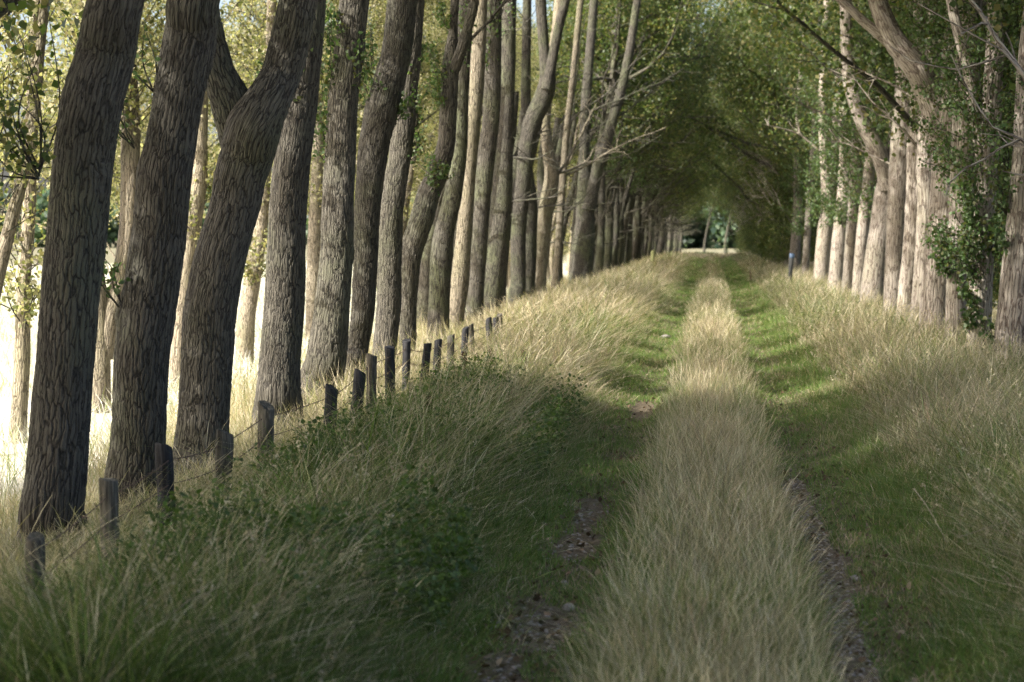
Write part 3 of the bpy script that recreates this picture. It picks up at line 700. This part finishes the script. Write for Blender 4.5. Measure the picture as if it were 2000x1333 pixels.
a, b = at(1334, 500, 300.), at(1404, 500, 300.)
mb = MB(); n = 1600; t = rng.uniform(0, 1, n)[:, None]; P = a * (1 - t) + b * t; P[:, 2] = -.95 + rng.uniform(0, .75, n) * (1 - .3 * np.abs(2 * t[:, 0] - 1)); P[:, 1] += rng.normal(size=n) * .4
leaves(mb, P, .22, pick(PAL_GREEN * .6, n)); V, F, _, C = mb.arrays()  # low band of darkened green leaves
tag(mk('dark_leaf_band', V, F, M_LEAF, col=C, smooth=False), 'low dark band of leaves between the two lone trees at the lane end', 'hedge')

# ------------------------------------------------------------------ fence
def lathe_post(h, r, tilt, lump, seed, mat, loc, parent=None, cap_bevel=.012, name='fence_post'):
    mb = MB(); zz = np.concatenate([np.linspace(-.45, h - cap_bevel, 12), [h - cap_bevel * .3, h]])
    rr = np.concatenate([np.full(12, r), [r * .95, r * .82]]) * (1 + .02 * np.sin(zz * 9 + seed))
    P = np.stack([tilt[0] * zz, tilt[1] * zz, zz], -1); mb.tube(P, rr * (1 + .05 * np.sin(zz * 23 + seed * 2)), 20, seed, .14)
    V, F, B, _ = mb.arrays(); cut = sst(h - .10, h, V[:, 2]); V[:, 2] += cut * ((V[:, 0] - P[-1][0]) * math.sin(seed * 5) * .45 + (V[:, 1] - P[-1][1]) * math.cos(seed * 3) * .3 + (fbm(V[:, 0] * 60 + seed, V[:, 1] * 60, 7) - .5) * .022)
    top = P[-1] - np.array([0, 0, .004]); n0 = len(V); V = np.vstack([V, top]); last = n0 - 20
    extra = np.array([[last + i, last + (i + 1) % 20, n0, n0] for i in range(20)])
    me_F = [tuple(f) for f in F] + [(last + i, last + (i + 1) % 20, n0) for i in range(20)]
    me = bpy.data.meshes.new(name); me.from_pydata([tuple(v) for v in V], [], [tuple(int(q) for q in f) for f in me_F]); me.update()
    for p_ in me.polygons: p_.use_smooth = len(p_.vertices) == 4
    me.materials.append(mat); o = bpy.data.objects.new(name, me); COL.objects.link(o); o.location = loc
    if parent: o.parent = parent
    return o
FX = -3.5
posts = [(65,1045,40,.0,'g'),(216,937,38,.0,'g'),(338,868,36,.05,'t'),(438,843,34,.03,'g'),(521,791,32,.03,'g'),(645,756,25,.03,'t'),(694,725,24,.03,'t'),(728,692,21,.03,'g'),
         (768,678,20,.05,'t'),(797,664,16,.04,'t'),(829,671,16,.05,'t'),(853,664,15,.04,'t'),(881,655,15,.02,'g'),(907,640,13,.03,'t'),(925,634,10,.02,'g'),(957,622,13,.0,'t'),(968,620,12,.02,'t'),(979,614,13,.02,'g')]
fence = thing('wire_fence', (FX, y_for(65, FX, 1050), float(H(FX, 12))), 'old barbed wire fence on short round posts sunk in tall verge grass', 'fence')
foff = np.array(fence.location); tops = []
for i, (px, py, wd, tl, kd) in enumerate(posts):
    Y = y_for(px, FX, py); p = at(px, py, Y); gz = float(H(p[0], Y)); h = p[2] - gz
    o = lathe_post(h, wd * .5 * Y / F_PX, (tl + rng.normal() * .035, rng.normal() * .04), .05, i * 3.7, M_POST_TAR if kd == 't' else M_POST_GREY, np.array([p[0] - tl * h, Y, gz]) - foff, fence)
    o['label'] = 'black tarred fence post' if kd == 't' else 'weathered grey fence post'
    tops.append(p)
for dz in (-.10, -.26):
    mb = MB(); pts = []
    for a, b in zip(tops[:-1], tops[1:]):
        a2 = a + np.array([-.02, 0, dz]); b2 = b + np.array([-.02, 0, dz]); m_ = (a2 + b2) / 2 + np.array([rng.normal() * .01, 0, -.02 - rng.uniform(0, .02)])
        for u in np.linspace(0, 1, 12, endpoint=False): pts.append((1 - u) ** 2 * a2 + 2 * u * (1 - u) * m_ + u * u * b2)
    pts = np.array(pts); mb.tube(pts - foff, np.full(len(pts), .0034), 5)
    for q in range(0, len(pts) - 1, 2):      # barbs
        for s in (1, -1):
            dv = unit(rng.normal(size=3)) * .03
            mb.tube(np.array([pts[q] - dv, pts[q] + dv]) - foff, [.002, .0015], 4)
    V, F, B, _ = mb.arrays(); mk('barbed_wire', V, F, M_WIRE, fence)
Y = 128.; p = at(1275, 490, Y); o = lathe_post(p[2] - float(H(p[0], Y)), .11, (0, 0), .02, 4., M_POST_GREEN, (p[0], Y, float(H(p[0], Y))), None, name='marker_post')
tag(o, 'short yellow green marker post far off beside the left trunks', 'post')
# leaning grey post with blue cap
Y = y_for(1546, 3.1, 500); Y = 80.; p0 = at(1541, 530, Y); p1 = at(1547, 497, Y)
root = thing('capped_post', (p0[0], Y, float(H(p0[0], Y))), 'leaning grey post with a small blue cap against the far right trunks', 'post')
hz = p1[2] - root.location.z
o = lathe_post(hz, .075, ((p1[0] - p0[0]) / hz, 0), .05, 8., M_GREYCLOTH, (0, 0, 0), root, name='post_shaft')
mb = MB(); zc = np.array([hz - .13, hz - .12, hz + .015, hz + .03]); tx = (p1[0] - p0[0]) / hz
mb.tube(np.stack([tx * zc, 0 * zc, zc], -1), [.085, .09, .09, .02], 16); V, F, B, _ = mb.arrays(); mk('post_cap', V, F, M_BLUE, root)
# crumpled white lump
c = at(22, 858, 27.5); n = 26; th, ph = np.meshgrid(np.linspace(0, 2 * math.pi, n, endpoint=False), np.linspace(.05, math.pi - .05, 16), indexing='ij')
rad = .095 * (1 + .5 * (fbm(np.cos(th) * 2 + 9, ph * 2 + np.sin(th) * 2, 3) - .5)); V = np.stack([rad * 1.05 * np.sin(ph) * np.cos(th), rad * np.sin(ph) * np.sin(th), rad * .75 * np.cos(ph) - .10 * np.exp(-((np.cos(th) + .6) / .5) ** 2) * (ph > 2)], -1).reshape(-1, 3)
ii = np.arange(n * 16).reshape(n, 16); i2 = np.roll(ii, -1, 0); F = np.stack([ii[:, :-1], i2[:, :-1], i2[:, 1:], ii[:, 1:]], -1).reshape(-1, 4)
o = mk('white_lump', V, F, M_WHITE); o.location = c; tag(o, 'crumpled white lump lying in pale grass at the left edge', 'litter')

# ------------------------------------------------------------------ grass
def blades(mb, x, y, h, wdt, az, lean, bend, col, tip=None, seg=4, seed_frac=0., z=None):
    n = len(x); t = np.linspace(0, 1, seg + 1)[None, :]
    if z is None: z = H(x, y) - .01
    hor = h[:, None] * (lean[:, None] * t + bend[:, None] * t ** 2)
    ver = h[:, None] * (t * (1 - .25 * np.minimum(lean[:, None], 1.2)) - .45 * np.clip(bend[:, None], 0, 1.2) * t ** 2.5)
    cx = x[:, None] + np.cos(az)[:, None] * hor; cyy = y[:, None] + np.sin(az)[:, None] * hor; cz = z[:, None] + ver
    wa = rng.uniform(0, 2 * math.pi, n)
    prof = np.interp(t[0], [0, .3, .75, 1], [.8, 1, .7, .06])[None] * np.ones((n, 1))
    if seed_frac > 0:
        sd_ = rng.uniform(0, 1, n) < seed_frac
        ps = np.interp(t[0], [0, .6, .74, .85, 1], [.35, .3, .9, 1.35, .3]); prof[sd_] = ps
    wx = (np.cos(wa) * wdt)[:, None] * prof * .5; wy = (np.sin(wa) * wdt)[:, None] * prof * .5
    A = np.stack([cx - wx, cyy - wy, cz], -1); B = np.stack([cx + wx, cyy + wy, cz], -1)
    V = np.stack([A, B], 2).reshape(n, -1, 3)
    k = 2 * (seg + 1); b = np.arange(n)[:, None, None] * k; s = (np.arange(seg) * 2)[None, :, None]
    F = (b + s + np.array([0, 1, 3, 2])[None, None]).reshape(-1, 4)
    C = np.repeat(col[:, None], k, 1)
    if tip is not None:
        tw = np.repeat(sst(.55, .95, t[0]), 2)[None, :, None]; C = C * (1 - tw) + tip[:, None] * tw
    mb.add(V.reshape(-1, 3).astype(np.float32), F.astype(np.int32), None, C.reshape(-1, 3).astype(np.float32))
def scatter(n, x0, x1, y0, y1, p=1.5):
    """random points, denser near the camera (falls off as 1/y^p)"""
    u = rng.uniform(0, 1, n); q = 1 - p
    y = (y0 ** q + u * (y1 ** q - y0 ** q)) ** (1 / q) if abs(q) > 1e-6 else y0 * (y1 / y0) ** u
    return rng.uniform(x0, x1, n), y
def inview(x, y, m=1.2):
    px = 1390 + F_PX * x / y
    mm = m * F_PX / y
    return (px > -mm) & (px < 2000 + mm)
TAN = np.array([[.39, .335, .225], [.45, .395, .28], [.33, .28, .18], [.275, .235, .15], [.51, .455, .34]])
ROSY = np.array([[.36, .295, .205], [.32, .26, .175], [.40, .34, .24], [.265, .215, .145], [.22, .19, .11]])
GRN = np.array([[.10, .150, .032], [.135, .180, .045], [.08, .122, .024], [.165, .195, .058], [.20, .205, .08]])
BLUEG = np.array([[.15, .19, .09], [.19, .22, .12], [.12, .155, .07]])
VIV = np.array([[.085, .165, .035], [.115, .20, .045], [.07, .13, .028], [.15, .215, .065]])
def mixpal(a, b, f):
    n = len(f); s = rng.uniform(0, 1, n) < f
    ca_, cb_ = pick(a, n), pick(b, n); return np.where(s[:, None], cb_, ca_)
def wsc(y, k=.75): return np.maximum(1, (y / 22) ** k)
def grass_obj(name, mb, label, cat='grass'):
    V, F, _, C = mb.arrays(); o = mk(name, V, F, M_GRASS, col=C, smooth=True); tag(o, label, cat, kind='stuff'); return o

def tufted(cx, cy, per, rad, hfun, palf, wd, sf, seg, leanmul=1., bendm=.7, wind=.25, tip=None, mb=None):
    """blades rising from tufts: each tuft has its own height, colour and lie"""
    m = len(cx); th = rng.uniform(.35, 1.3, m) * (.7 + .6 * vnoise(cx * 2.2, cy * 1.1, 99)); tc = palf(cx, cy); rd = rad * np.maximum(1, (cy / 30) ** .6) * rng.uniform(.6, 1.5, m)
    lm = rng.choice([.5, .8, 1.1, 1.6, 2.6], m); per = np.maximum(4, (per * rng.uniform(.5, 1.5, m) * np.clip((26 / cy) ** .55, .25, 1.4)).astype(int)); ix = np.repeat(np.arange(m), per); n = len(ix)
    ox, oy = rng.normal(size=n), rng.normal(size=n); x = cx[ix] + ox * rd[ix]; y = cy[ix] + oy * rd[ix]
    az = np.arctan2(oy, ox) + rng.normal(size=n) * .5; rr = np.hypot(ox, oy)
    tw = rng.uniform(0, 6.28, m); swap = rng.uniform(size=n) < wind; az = np.where(swap, tw[ix] + rng.normal(size=n) * .4, az)
    h = hfun(x, y) * th[ix] * rng.uniform(.45, 1.1, n)
    col = tc[ix] * rng.uniform(.5, 1.35, (n, 1)) * rng.uniform(.75, 1.2, (m, 1))[ix] * (1 + rng.normal(size=(n, 3)) * .05)
    dead = rng.uniform(size=n) < .08; col = np.where(dead[:, None], pick(TAN, n) * 1.12, col); col = np.clip(col, .01, .75)
    blades(mb, x, y, h, wd * wsc(y) * rng.uniform(.55, 1.3, n), az, (.08 + .22 * rr) * leanmul * lm[ix] * rng.uniform(.4, 1.3, n), rng.uniform(.05, bendm, n) * rng.uniform(.3, 1.4, n), col, None, seg, sf)
def centers(n, x0, x1, y0, y1, p, m=1.5):
    x, y = scatter(n, x0, x1, y0, y1, p); k = inview(x, y, m); return x[k], y[k]
# centre strip
mb = MB(); x, y = centers(5600, -.58, .58, 8.0, 205, 1.2)
wl = .34 + .34 * (fbm(y * .8, y * 0 + 3, 21) - .5); wr = .47 + .22 * (fbm(y * .7, y * 0 + 8, 23) - .5); k = (x > -wl) & (x < wr) & (fbm(x * 2.2 + 4, y * 1.0, 27) > .30 + rng.uniform(-.05, .05, len(x))); x, y = x[k], y[k]
def pc(x, y):
    g_ = sst(.52, .40, fbm(x * 1.4 + 7, y * .45, 31)) * .6 + .16 + .40 * sst(17, 10, y); return mixpal(ROSY * 1.1, np.vstack([GRN, BLUEG]), g_)
hc = lambda x, y: .9 * (.20 + .22 * vnoise(x * 1.5, y * .6, 33)) * (1.15 - .5 * (np.abs(x) / .6) ** 2)
tufted(x, y, 30, .055, hc, pc, .0042, .4, 3, 1.3, .55, .15, mb=mb)
n = 46000; x, y = scatter(n, -.55, .55, 8.2, 120, 1.4); blades(mb, x, y, rng.uniform(.04, .13, n), .005 * wsc(y), rng.uniform(0, 6.28, n), rng.uniform(0, .5, n), rng.uniform(0, .5, n), mixpal(GRN, ROSY * .7, np.full(n, .3)), None, 2)
n = 9000; x, y = scatter(n, -.5, .5, 8.2, 90, 1.3); blades(mb, x, y, rng.uniform(.3, .5, n), .0032 * wsc(y), rng.uniform(0, 6.28, n), rng.uniform(0, .3, n), rng.uniform(.05, .4, n), pick(TAN, n) * 1.15, None, 4, .9)
grass_obj('centre_strip_grass', mb, 'fine beige seeding grass on the raised strip between the two ruts')

# short vivid grass in the ruts with bare patches
mb = MB(); n = 240000; x, y = scatter(n, .28, 1.7, 8.2, 200, 1.3); sgn = np.where(rng.uniform(size=n) < .5, 1, -1); x = x * sgn
bare = np.zeros(n)
bare = np.maximum(bare, np.where(x > 0, np.exp(-((x - .69 - .04 * np.sin(y)) / .13) ** 2) * sst(21, 17.5, y) * 1.15, 0))
for (bx, by, rx, ry) in ((-.88, 16.6, .13, .9), (-.86, 14.9, .15, .7), (-.92, 11.7, .26, 1.0), (-.80, 26.5, .14, 1.6), (-.98, 10.2, .16, .6)):
    bare = np.maximum(bare, 1.2 * np.exp(-((x - bx) / rx) ** 2 - ((y - by) / ry) ** 2))
keep = (bare + (fbm(x * 7, y * 4, 41) - .5) * .9 < .50) & (rng.uniform(size=n) < .8 + .6 * fbm(x * 4, y * 2, 44)); x, y = x[keep], y[keep]; n = len(x)
hh = (.05 + .06 * vnoise(x * 5, y * 2, 43)) * rng.uniform(.5, 1.4, n) * (1 + 1.2 * sst(1.1, 1.5, np.abs(x)) + 1.3 * sst(.55, .35, np.abs(x)))
blades(mb, x, y, hh, .0048 * wsc(y, .85) * rng.uniform(.7, 1.3, n), rng.uniform(0, 6.28, n), rng.uniform(0, .6, n), rng.uniform(0, .7, n), mixpal(np.vstack([VIV, VIV, GRN]), ROSY, .05 + .30 * sst(.5, .68, fbm(x * 2.2, y * .9, 47))), None, 2)
grass_obj('rut_grass', mb, 'short vivid green grass lining the two wheel ruts')

# verges
hl = lambda x, y: 1.12 * (.13 + .47 * sst(-1.2, -2.1, x)) * (1 - .70 * sst(-2.6, -3.2, x) * sst(42, 30, y)) * (1 - .25 * sst(17, 11, y))
def pl(x, y):
    g_ = sst(.60, .36, fbm(x * .9 + 3, y * .3, 55)) * .9; g_ = g_ * (1 - .6 * sst(34, 55, y)); tanp = np.exp(-((x + 2.0) / .6) ** 2 - ((y - 24) / 6) ** 2)
    g_ = np.clip(g_ + .12 + .85 * sst(27, 17, y) + .3 * np.exp(-((x + 3) / .6) ** 2) * sst(32, 24, y) - .8 * tanp, .08, .94)
    return mixpal(np.vstack([ROSY, ROSY, TAN * .9]), np.vstack([GRN, GRN * .7, GRN * .55, BLUEG * .85]) * np.array([.92, 1.06, .8]), g_)
mb = MB(); x, y = centers(15000, -4.3, -1.0, 8.0, 205, 1.2)
k = x < -1.06 - .36 * (fbm(y * .8, y * 0 + 5, 62) - .35); x, y = x[k], y[k]
tufted(x, y, 19, .085, hl, pl, .0055, .3, 4, 1.4, 1.0, .35, mb=mb)
n = 90000; x, y = scatter(n, -4.3, -1.25, 8.2, 120, 1.4); k = inview(x, y); x, y = x[k], y[k]; n = len(x); blades(mb, x, y, rng.uniform(.06, .22, n), .006 * wsc(y), rng.uniform(0, 6.28, n), rng.uniform(0, .7, n), rng.uniform(0, .7, n), mixpal(GRN * .9, ROSY * .7, np.full(n, .35)), None, 2)
n = 11000; x, y = scatter(n, -4.2, -1.2, 8.5, 110, 1.2); k = inview(x, y); x, y = x[k], y[k]; n = len(x); blades(mb, x, y, hl(x, y) * rng.uniform(.9, 1.5, n), .0034 * wsc(y), rng.normal(size=n) * .9, rng.uniform(.1, .5, n), rng.uniform(.1, .8, n), pick(TAN, n) * 1.1, None, 5, .8)
def flecks(n, x0, x1, y1, hf, s_, amt=1.):
    x, y = scatter(n, x0, x1, 8.4, y1, 1.3); k = inview(x, y); x, y = x[k], y[k]; m = len(x); h = hf(x, y) * rng.uniform(.75, 1.25, m) * amt; az = rng.uniform(0, 6.28, m); ln = rng.uniform(.05, .4, m)
    blades(mb, x, y, h, .0032 * wsc(y), az, ln, ln * .5, pick(TAN * .8, m), None, 4)
    q = 9; X = np.repeat(x, q); Yq = np.repeat(y, q); hh_ = np.repeat(h, q); a_ = np.repeat(az, q); l_ = np.repeat(ln, q); t = rng.uniform(.78, 1.0, m * q)
    hor = hh_ * (l_ * t + l_ * .5 * t * t); P = np.stack([X + np.cos(a_) * hor, Yq + np.sin(a_) * hor, H(X, Yq) + hh_ * (t * (1 - .25 * l_) - .225 * l_ * t ** 2.5)], -1) + rng.normal(size=(m * q, 3)) * .006
    leaves(mb, P, rng.uniform(.010, .022, m * q) * np.repeat(wsc(y, .5), q), np.repeat(pick(TAN * s_, m), q, 0), False, -.6)
def coarse(n, x0, x1, y1, hf):
    x, y = scatter(n, x0, x1, 8.4, y1, 1.3); k = inview(x, y); x, y = x[k], y[k]; m = len(x)
    blades(mb, x, y, hf(x, y) * rng.uniform(.5, 1.05, m), rng.uniform(.007, .013, m) * wsc(y, .5), rng.uniform(0, 6.28, m), rng.uniform(.1, .8, m), rng.uniform(.2, 1.1, m), mixpal(GRN * .85, ROSY, np.full(m, .3)), None, 5)
flecks(1500, -4.0, -1.5, 45, hl, .75); coarse(7000, -3.8, -1.4, 40, hl)
grass_obj('left_verge_grass', mb, 'tall arching green and straw grass on the left verge up to the fence')
hr = lambda x, y: (.12 + .39 * sst(1.3, 2.2, x)) * (1 + .1 * sst(40, 20, y)) * (1 + .1 * sst(15, 10, y))
def pr(x, y):
    g_ = sst(.58, .38, fbm(x * .9 + 30, y * .28, 75)) * .85; g_ = np.clip(g_ * (1 - .4 * sst(45, 70, y)) + .28, .1, .9); return mixpal(np.vstack([ROSY, TAN * .9]), np.vstack([GRN, BLUEG]), g_)
mb = MB(); x, y = centers(15000, 1.1, 5.2, 8.0, 205, 1.15); k = x > 1.15 + .36 * (fbm(y * .8, y * 0 + 15, 72) - .4); x, y = x[k], y[k]
tufted(x, y, 19, .08, hr, pr, .0052, .4, 4, 1.3, .8, .25, mb=mb)
n = 90000; x, y = scatter(n, 1.3, 5.2, 8.2, 120, 1.4); k = inview(x, y); x, y = x[k], y[k]; n = len(x); blades(mb, x, y, rng.uniform(.06, .2, n), .006 * wsc(y), rng.uniform(0, 6.28, n), rng.uniform(0, .7, n), rng.uniform(0, .7, n), mixpal(GRN * .9, ROSY * .7, np.full(n, .3)), None, 2)
n = 10000; x, y = scatter(n, 1.4, 4.2, 8.5, 110, 1.25); k = inview(x, y); x, y = x[k], y[k]; n = len(x); blades(mb, x, y, hr(x, y) * rng.uniform(1.0, 1.5, n), .0034 * wsc(y), rng.normal(size=n) * 1.2, rng.uniform(.0, .35, n), rng.uniform(.1, .5, n), pick(TAN, n), None, 5, .85)
flecks(1900, 1.5, 4.5, 45, hr, .8, 1.15); coarse(6000, 1.4, 4.5, 40, hr)
grass_obj('right_verge_grass', mb, 'knee high green and tan grass on the right verge below the poplars')
# pale straw crest grasses at the fence line and under the left trees
mb = MB(); n = 60000; x, y = scatter(n, -6.2, -3.3, 11, 150, 1.35); k = inview(x, y, 1.5); x, y = x[k], y[k]; n = len(x)
blades(mb, x, y, rng.uniform(.35, .85, n) * (1 - .5 * sst(26, 19, y)) * (.7 + .5 * fbm(x * 2, y, 81)) * (1 - .6 * sst(-4.3, -3.5, x) * sst(42, 30, y)), .005 * wsc(y) * rng.uniform(.7, 1.3, n), rng.uniform(0, 6.28, n), rng.uniform(0, .3, n), rng.uniform(.05, .6, n), mixpal(TAN, GRN, np.full(n, .12)), None, 4, .4)
n = 1500; x, y = scatter(n, -4.0, -3.0, 11, 42, 1.1); k = inview(x, y, 1.5); x, y = x[k], y[k]; n = len(x)
blades(mb, x, y, rng.uniform(.45, .85, n), .0045 * wsc(y), rng.normal(size=n) * .9, rng.uniform(.1, .5, n), rng.uniform(.2, 1.0, n), pick(TAN, n) * 1.05, None, 6, .6)
grass_obj('straw_grass', mb, 'pale dry stems around the feet of the left poplars')
# field
mb = MB(); n = 170000; x, y = scatter(n, -45, -6.0, 17, 190, 1.1); k = inview(x, y, 2) ; x, y = x[k], y[k]; n = len(x)
blades(mb, x, y, rng.uniform(.2, .55, n), .009 * wsc(y, .9), rng.uniform(0, 6.28, n), rng.uniform(0, .4, n), rng.uniform(0, .6, n), mixpal(TAN * np.array([1.15, 1.27, 1.75]), GRN * 1.3, np.where(y < 32, .22, .08)), None, 3, .4)
n = 25000; x, y = scatter(n, -6, 14, 200, 330, .5); blades(mb, x, y, rng.uniform(.25, .5, n), .07 * np.ones(n), rng.uniform(0, 6.28, n), rng.uniform(0, .4, n), rng.uniform(0, .6, n), pick(TAN * .42, n), None, 2)
n = 20000; x, y = scatter(n, 5.2, 16, 25, 210, 1.2); k = inview(x, y, 2); x, y = x[k], y[k]; n = len(x); blades(mb, x, y, rng.uniform(.2, .6, n), .01 * wsc(y, .9), rng.uniform(0, 6.28, n), rng.uniform(0, .4, n), rng.uniform(0, .6, n), pick(TAN, n), None, 2)
grass_obj('field_grass', mb, 'bleached straw grass of the open field beyond the trees')

# broad-leaved weeds low on the left bank
mb = MB(); n = 70000; x, y = scatter(n, -3.05, -1.3, 8.5, 24, 1.2); pt = fbm(x * 1.1 + 2, y * .6, 91); k = (pt > .47) & inview(x, y); x, y = x[k], y[k]; n = len(x)
P = np.stack([x, y, H(x, y) + rng.uniform(.03, .48, n) * (.35 + 1.1 * vnoise(x * 3, y * 2, 93))], -1)
leaves(mb, P, rng.uniform(.4, 1.2, n) * .036, pick(np.array([[.055, .095, .022], [.075, .12, .03], [.10, .145, .04], [.05, .075, .022]]), n), True, .2, 1.2)
V, F, _, C = mb.arrays(); tag(mk('leafy_weeds', V, F, M_LEAF, col=C, smooth=False), 'dark leafy weeds tangled low in the grass of the left bank', 'weeds', kind='stuff')
# fallen leaves
mb = MB(); n = 2600; x, y = scatter(n, .5, 1.15, 8.3, 32, 1.3); x = x * np.where(rng.uniform(size=n) < .5, 1, -1); P = np.stack([x, y, H(x, y) + rng.uniform(.004, .03, n)], -1)
leaves(mb, P, rng.uniform(.02, .05, n), pick(np.array([[.10, .07, .04], [.14, .10, .065], [.07, .048, .03], [.20, .165, .115], [.09, .08, .05]]), n), True, 0, 2.2)
V, F, _, C = mb.arrays(); tag(mk('fallen_leaves', V, F, M_LITTER, col=C, smooth=False), 'brown fallen poplar leaves scattered in the wheel ruts', 'leaf litter', kind='stuff')
# stones
def stone(loc, sz, seed, label):
    n = 22; th, ph = np.meshgrid(np.linspace(0, 2 * math.pi, n, endpoint=False), np.linspace(.02, math.pi - .02, 14), indexing='ij')
    rd = 1 + .55 * (fbm(np.cos(th) * 1.3 + seed, np.sin(th) * 1.3 + ph * 1.2 + seed, seed) - .5)
    V = np.stack([sz[0] * rd * np.sin(ph) * np.cos(th), sz[1] * rd * np.sin(ph) * np.sin(th), sz[2] * rd * np.cos(ph)], -1).reshape(-1, 3)
    ii = np.arange(n * 14).reshape(n, 14); i2 = np.roll(ii, -1, 0); F = np.stack([ii[:, :-1], i2[:, :-1], i2[:, 1:], ii[:, 1:]], -1).reshape(-1, 4)
    o = mk('stone', V, F, M_STONE); o.location = loc; tag(o, label, 'stone')
for (px, py, sz, lab) in ((1110,1162,(.035,.03,.028),'small pale stone standing in the left rut near the bottom of the picture'), (1102,1115,(.022,.02,.02),'dark pebble on the short grass left of the centre strip'),
                          (1672,1110,(.04,.03,.022),'brown stone at the right edge of the stony right rut'), (1300,655,(.10,.07,.05),'pale flat stone in the sunlit part of the left rut')):
    d = ray(px, py); s = 1.98 / -d[2]; X, Yq = d[0] * s, d[1] * s; stone((X, Yq, float(H(X, Yq)) + sz[2] * .5), sz, int(px), lab)
# pebbles in the bare patches
mb = MB(); ic = np.array([[0,0,1],[.89,0,.45],[.28,.85,.45],[-.72,.53,.45],[-.72,-.53,.45],[.28,-.85,.45],[.72,.53,-.45],[-.28,.85,-.45],[-.89,0,-.45],[-.28,-.85,-.45],[.72,-.53,-.45],[0,0,-1]])
icf = np.array([[0,1,2],[0,2,3],[0,3,4],[0,4,5],[0,5,1],[1,6,2],[2,7,3],[3,8,4],[4,9,5],[5,10,1],[6,7,2],[7,8,3],[8,9,4],[9,10,5],[10,6,1],[11,7,6],[11,8,7],[11,9,8],[11,10,9],[11,6,10]])
n = 1500; x, y = scatter(n, .55, .84, 8.2, 20, 1.2); m2 = n // 3; x[:m2] = -.92 + rng.normal(size=m2) * .13; y[:m2] = rng.choice([10.3, 11.7, 14.9, 16.6], m2) + rng.normal(size=m2) * .45
for q in range(n):
    sz = rng.uniform(.006, .019) * np.array([1, rng.uniform(.6, 1), rng.uniform(.35, .6)]); a = rng.uniform(0, 6.28); v = ic * rng.uniform(.75, 1.2, (12, 1)) * sz
    v = np.stack([v[:, 0] * math.cos(a) - v[:, 1] * math.sin(a), v[:, 0] * math.sin(a) + v[:, 1] * math.cos(a), v[:, 2]], -1) + np.array([x[q], y[q], float(H(x[q], y[q])) + sz[2] * .3]); mb.add(v, icf)
V, F, _, _ = mb.arrays(); tag(mk('gravel', V, F, M_STONE, smooth=False), 'small grey pebbles and grit in the bare patches of the ruts', 'gravel', kind='stuff')
# dry sticks and broken stalks lying over the grass
def stick(pa, pb, Ya, Yb, r, label):
    a, b = at(*pa, Ya), at(*pb, Yb); m_ = (a + b) / 2 + rng.normal(size=3) * .04; P = catmull([a, m_, b], 12); mb = MB(); mb.tube(P - a, np.linspace(r, r * .4, 12), 6, 3.)
    q = P[6] - a; mb.tube(np.array([q, q + (b - a) * .22 + np.array([0, 0, .10])]), [r * .6, r * .2], 5, 1.)
    V, F, B, _ = mb.arrays(); o = mk('dry_stick', V, F, M_STICK); o.location = a; tag(o, label, 'stick')
M_STICK = plain('bleached_stick', (.24, .20, .13), (.34, .29, .2), 20, .8, .002)
stick((1785, 955), (1850, 1060), 13.6, 12.6, .003, 'bleached broken stalk leaning in the tan grass of the right verge')
stick((690, 1000), (655, 1110), 14.4, 13.2, .003, 'pale broken stalk standing among the dark weeds of the left bank')
stick((560, 1240), (500, 1330), 11.2, 10.6, .003, 'pale bent stalk at the bottom edge of the left bank')
stick((1870, 1050), (1990, 1010), 12.4, 12.8, .002, 'thin straw coloured stick lying low near the right frame edge')
# dead dock stalks
def dock(px, py, Y, h, label, droop=0.):
    p = at(px, py, Y); gz = float(H(p[0], Y)); root = thing('dock_plant', (p[0], Y, gz), label, 'plant'); hh = p[2] - gz
    mb = MB(); P = catmull([(0, 0, 0), (.03, 0, hh * .5), (.0 + droop, 0, hh)], 10); mb.tube(P, np.linspace(.005, .003, 10), 6); V, F, B, _ = mb.arrays(); mk('stalk', V, F, M_DOCK, root)
    lf = MB(); n = 260; t = rng.uniform(.62, 1.02, n); Q = np.stack([np.interp(t, np.linspace(0, 1, 10), P[:, 0]), 0 * t, t * hh], -1) + rng.normal(size=(n, 3)) * .014
    leaves(lf, Q, rng.uniform(.010, .022, n), pick(np.array([[.06, .035, .022], [.09, .055, .035]]), n), True); V, F, _, C = lf.arrays(); mk('seed_head', V, F, M_LITTER, root, col=C, smooth=False)
dock(958, 680, 27, .6, 'dead brown dock with a ragged dark clump, below the end of the fence')
dock(905, 690, 24.5, .6, 'thin dark seed stalk rising in front of the far fence posts')
dock(1022, 685, 27, .6, 'dark seed stalk in the tan grass right of the fence end')
dock(835, 775, 20, .6, 'dark seed stalk with green weeds in the middle of the left bank')
dock(1465, 528, 75, .9, 'tiny dark weed head at the far right rut edge')
print('scene built', sum(len(o.data.polygons) for o in bpy.data.objects if o.type == 'MESH' and o.data.users == 1))
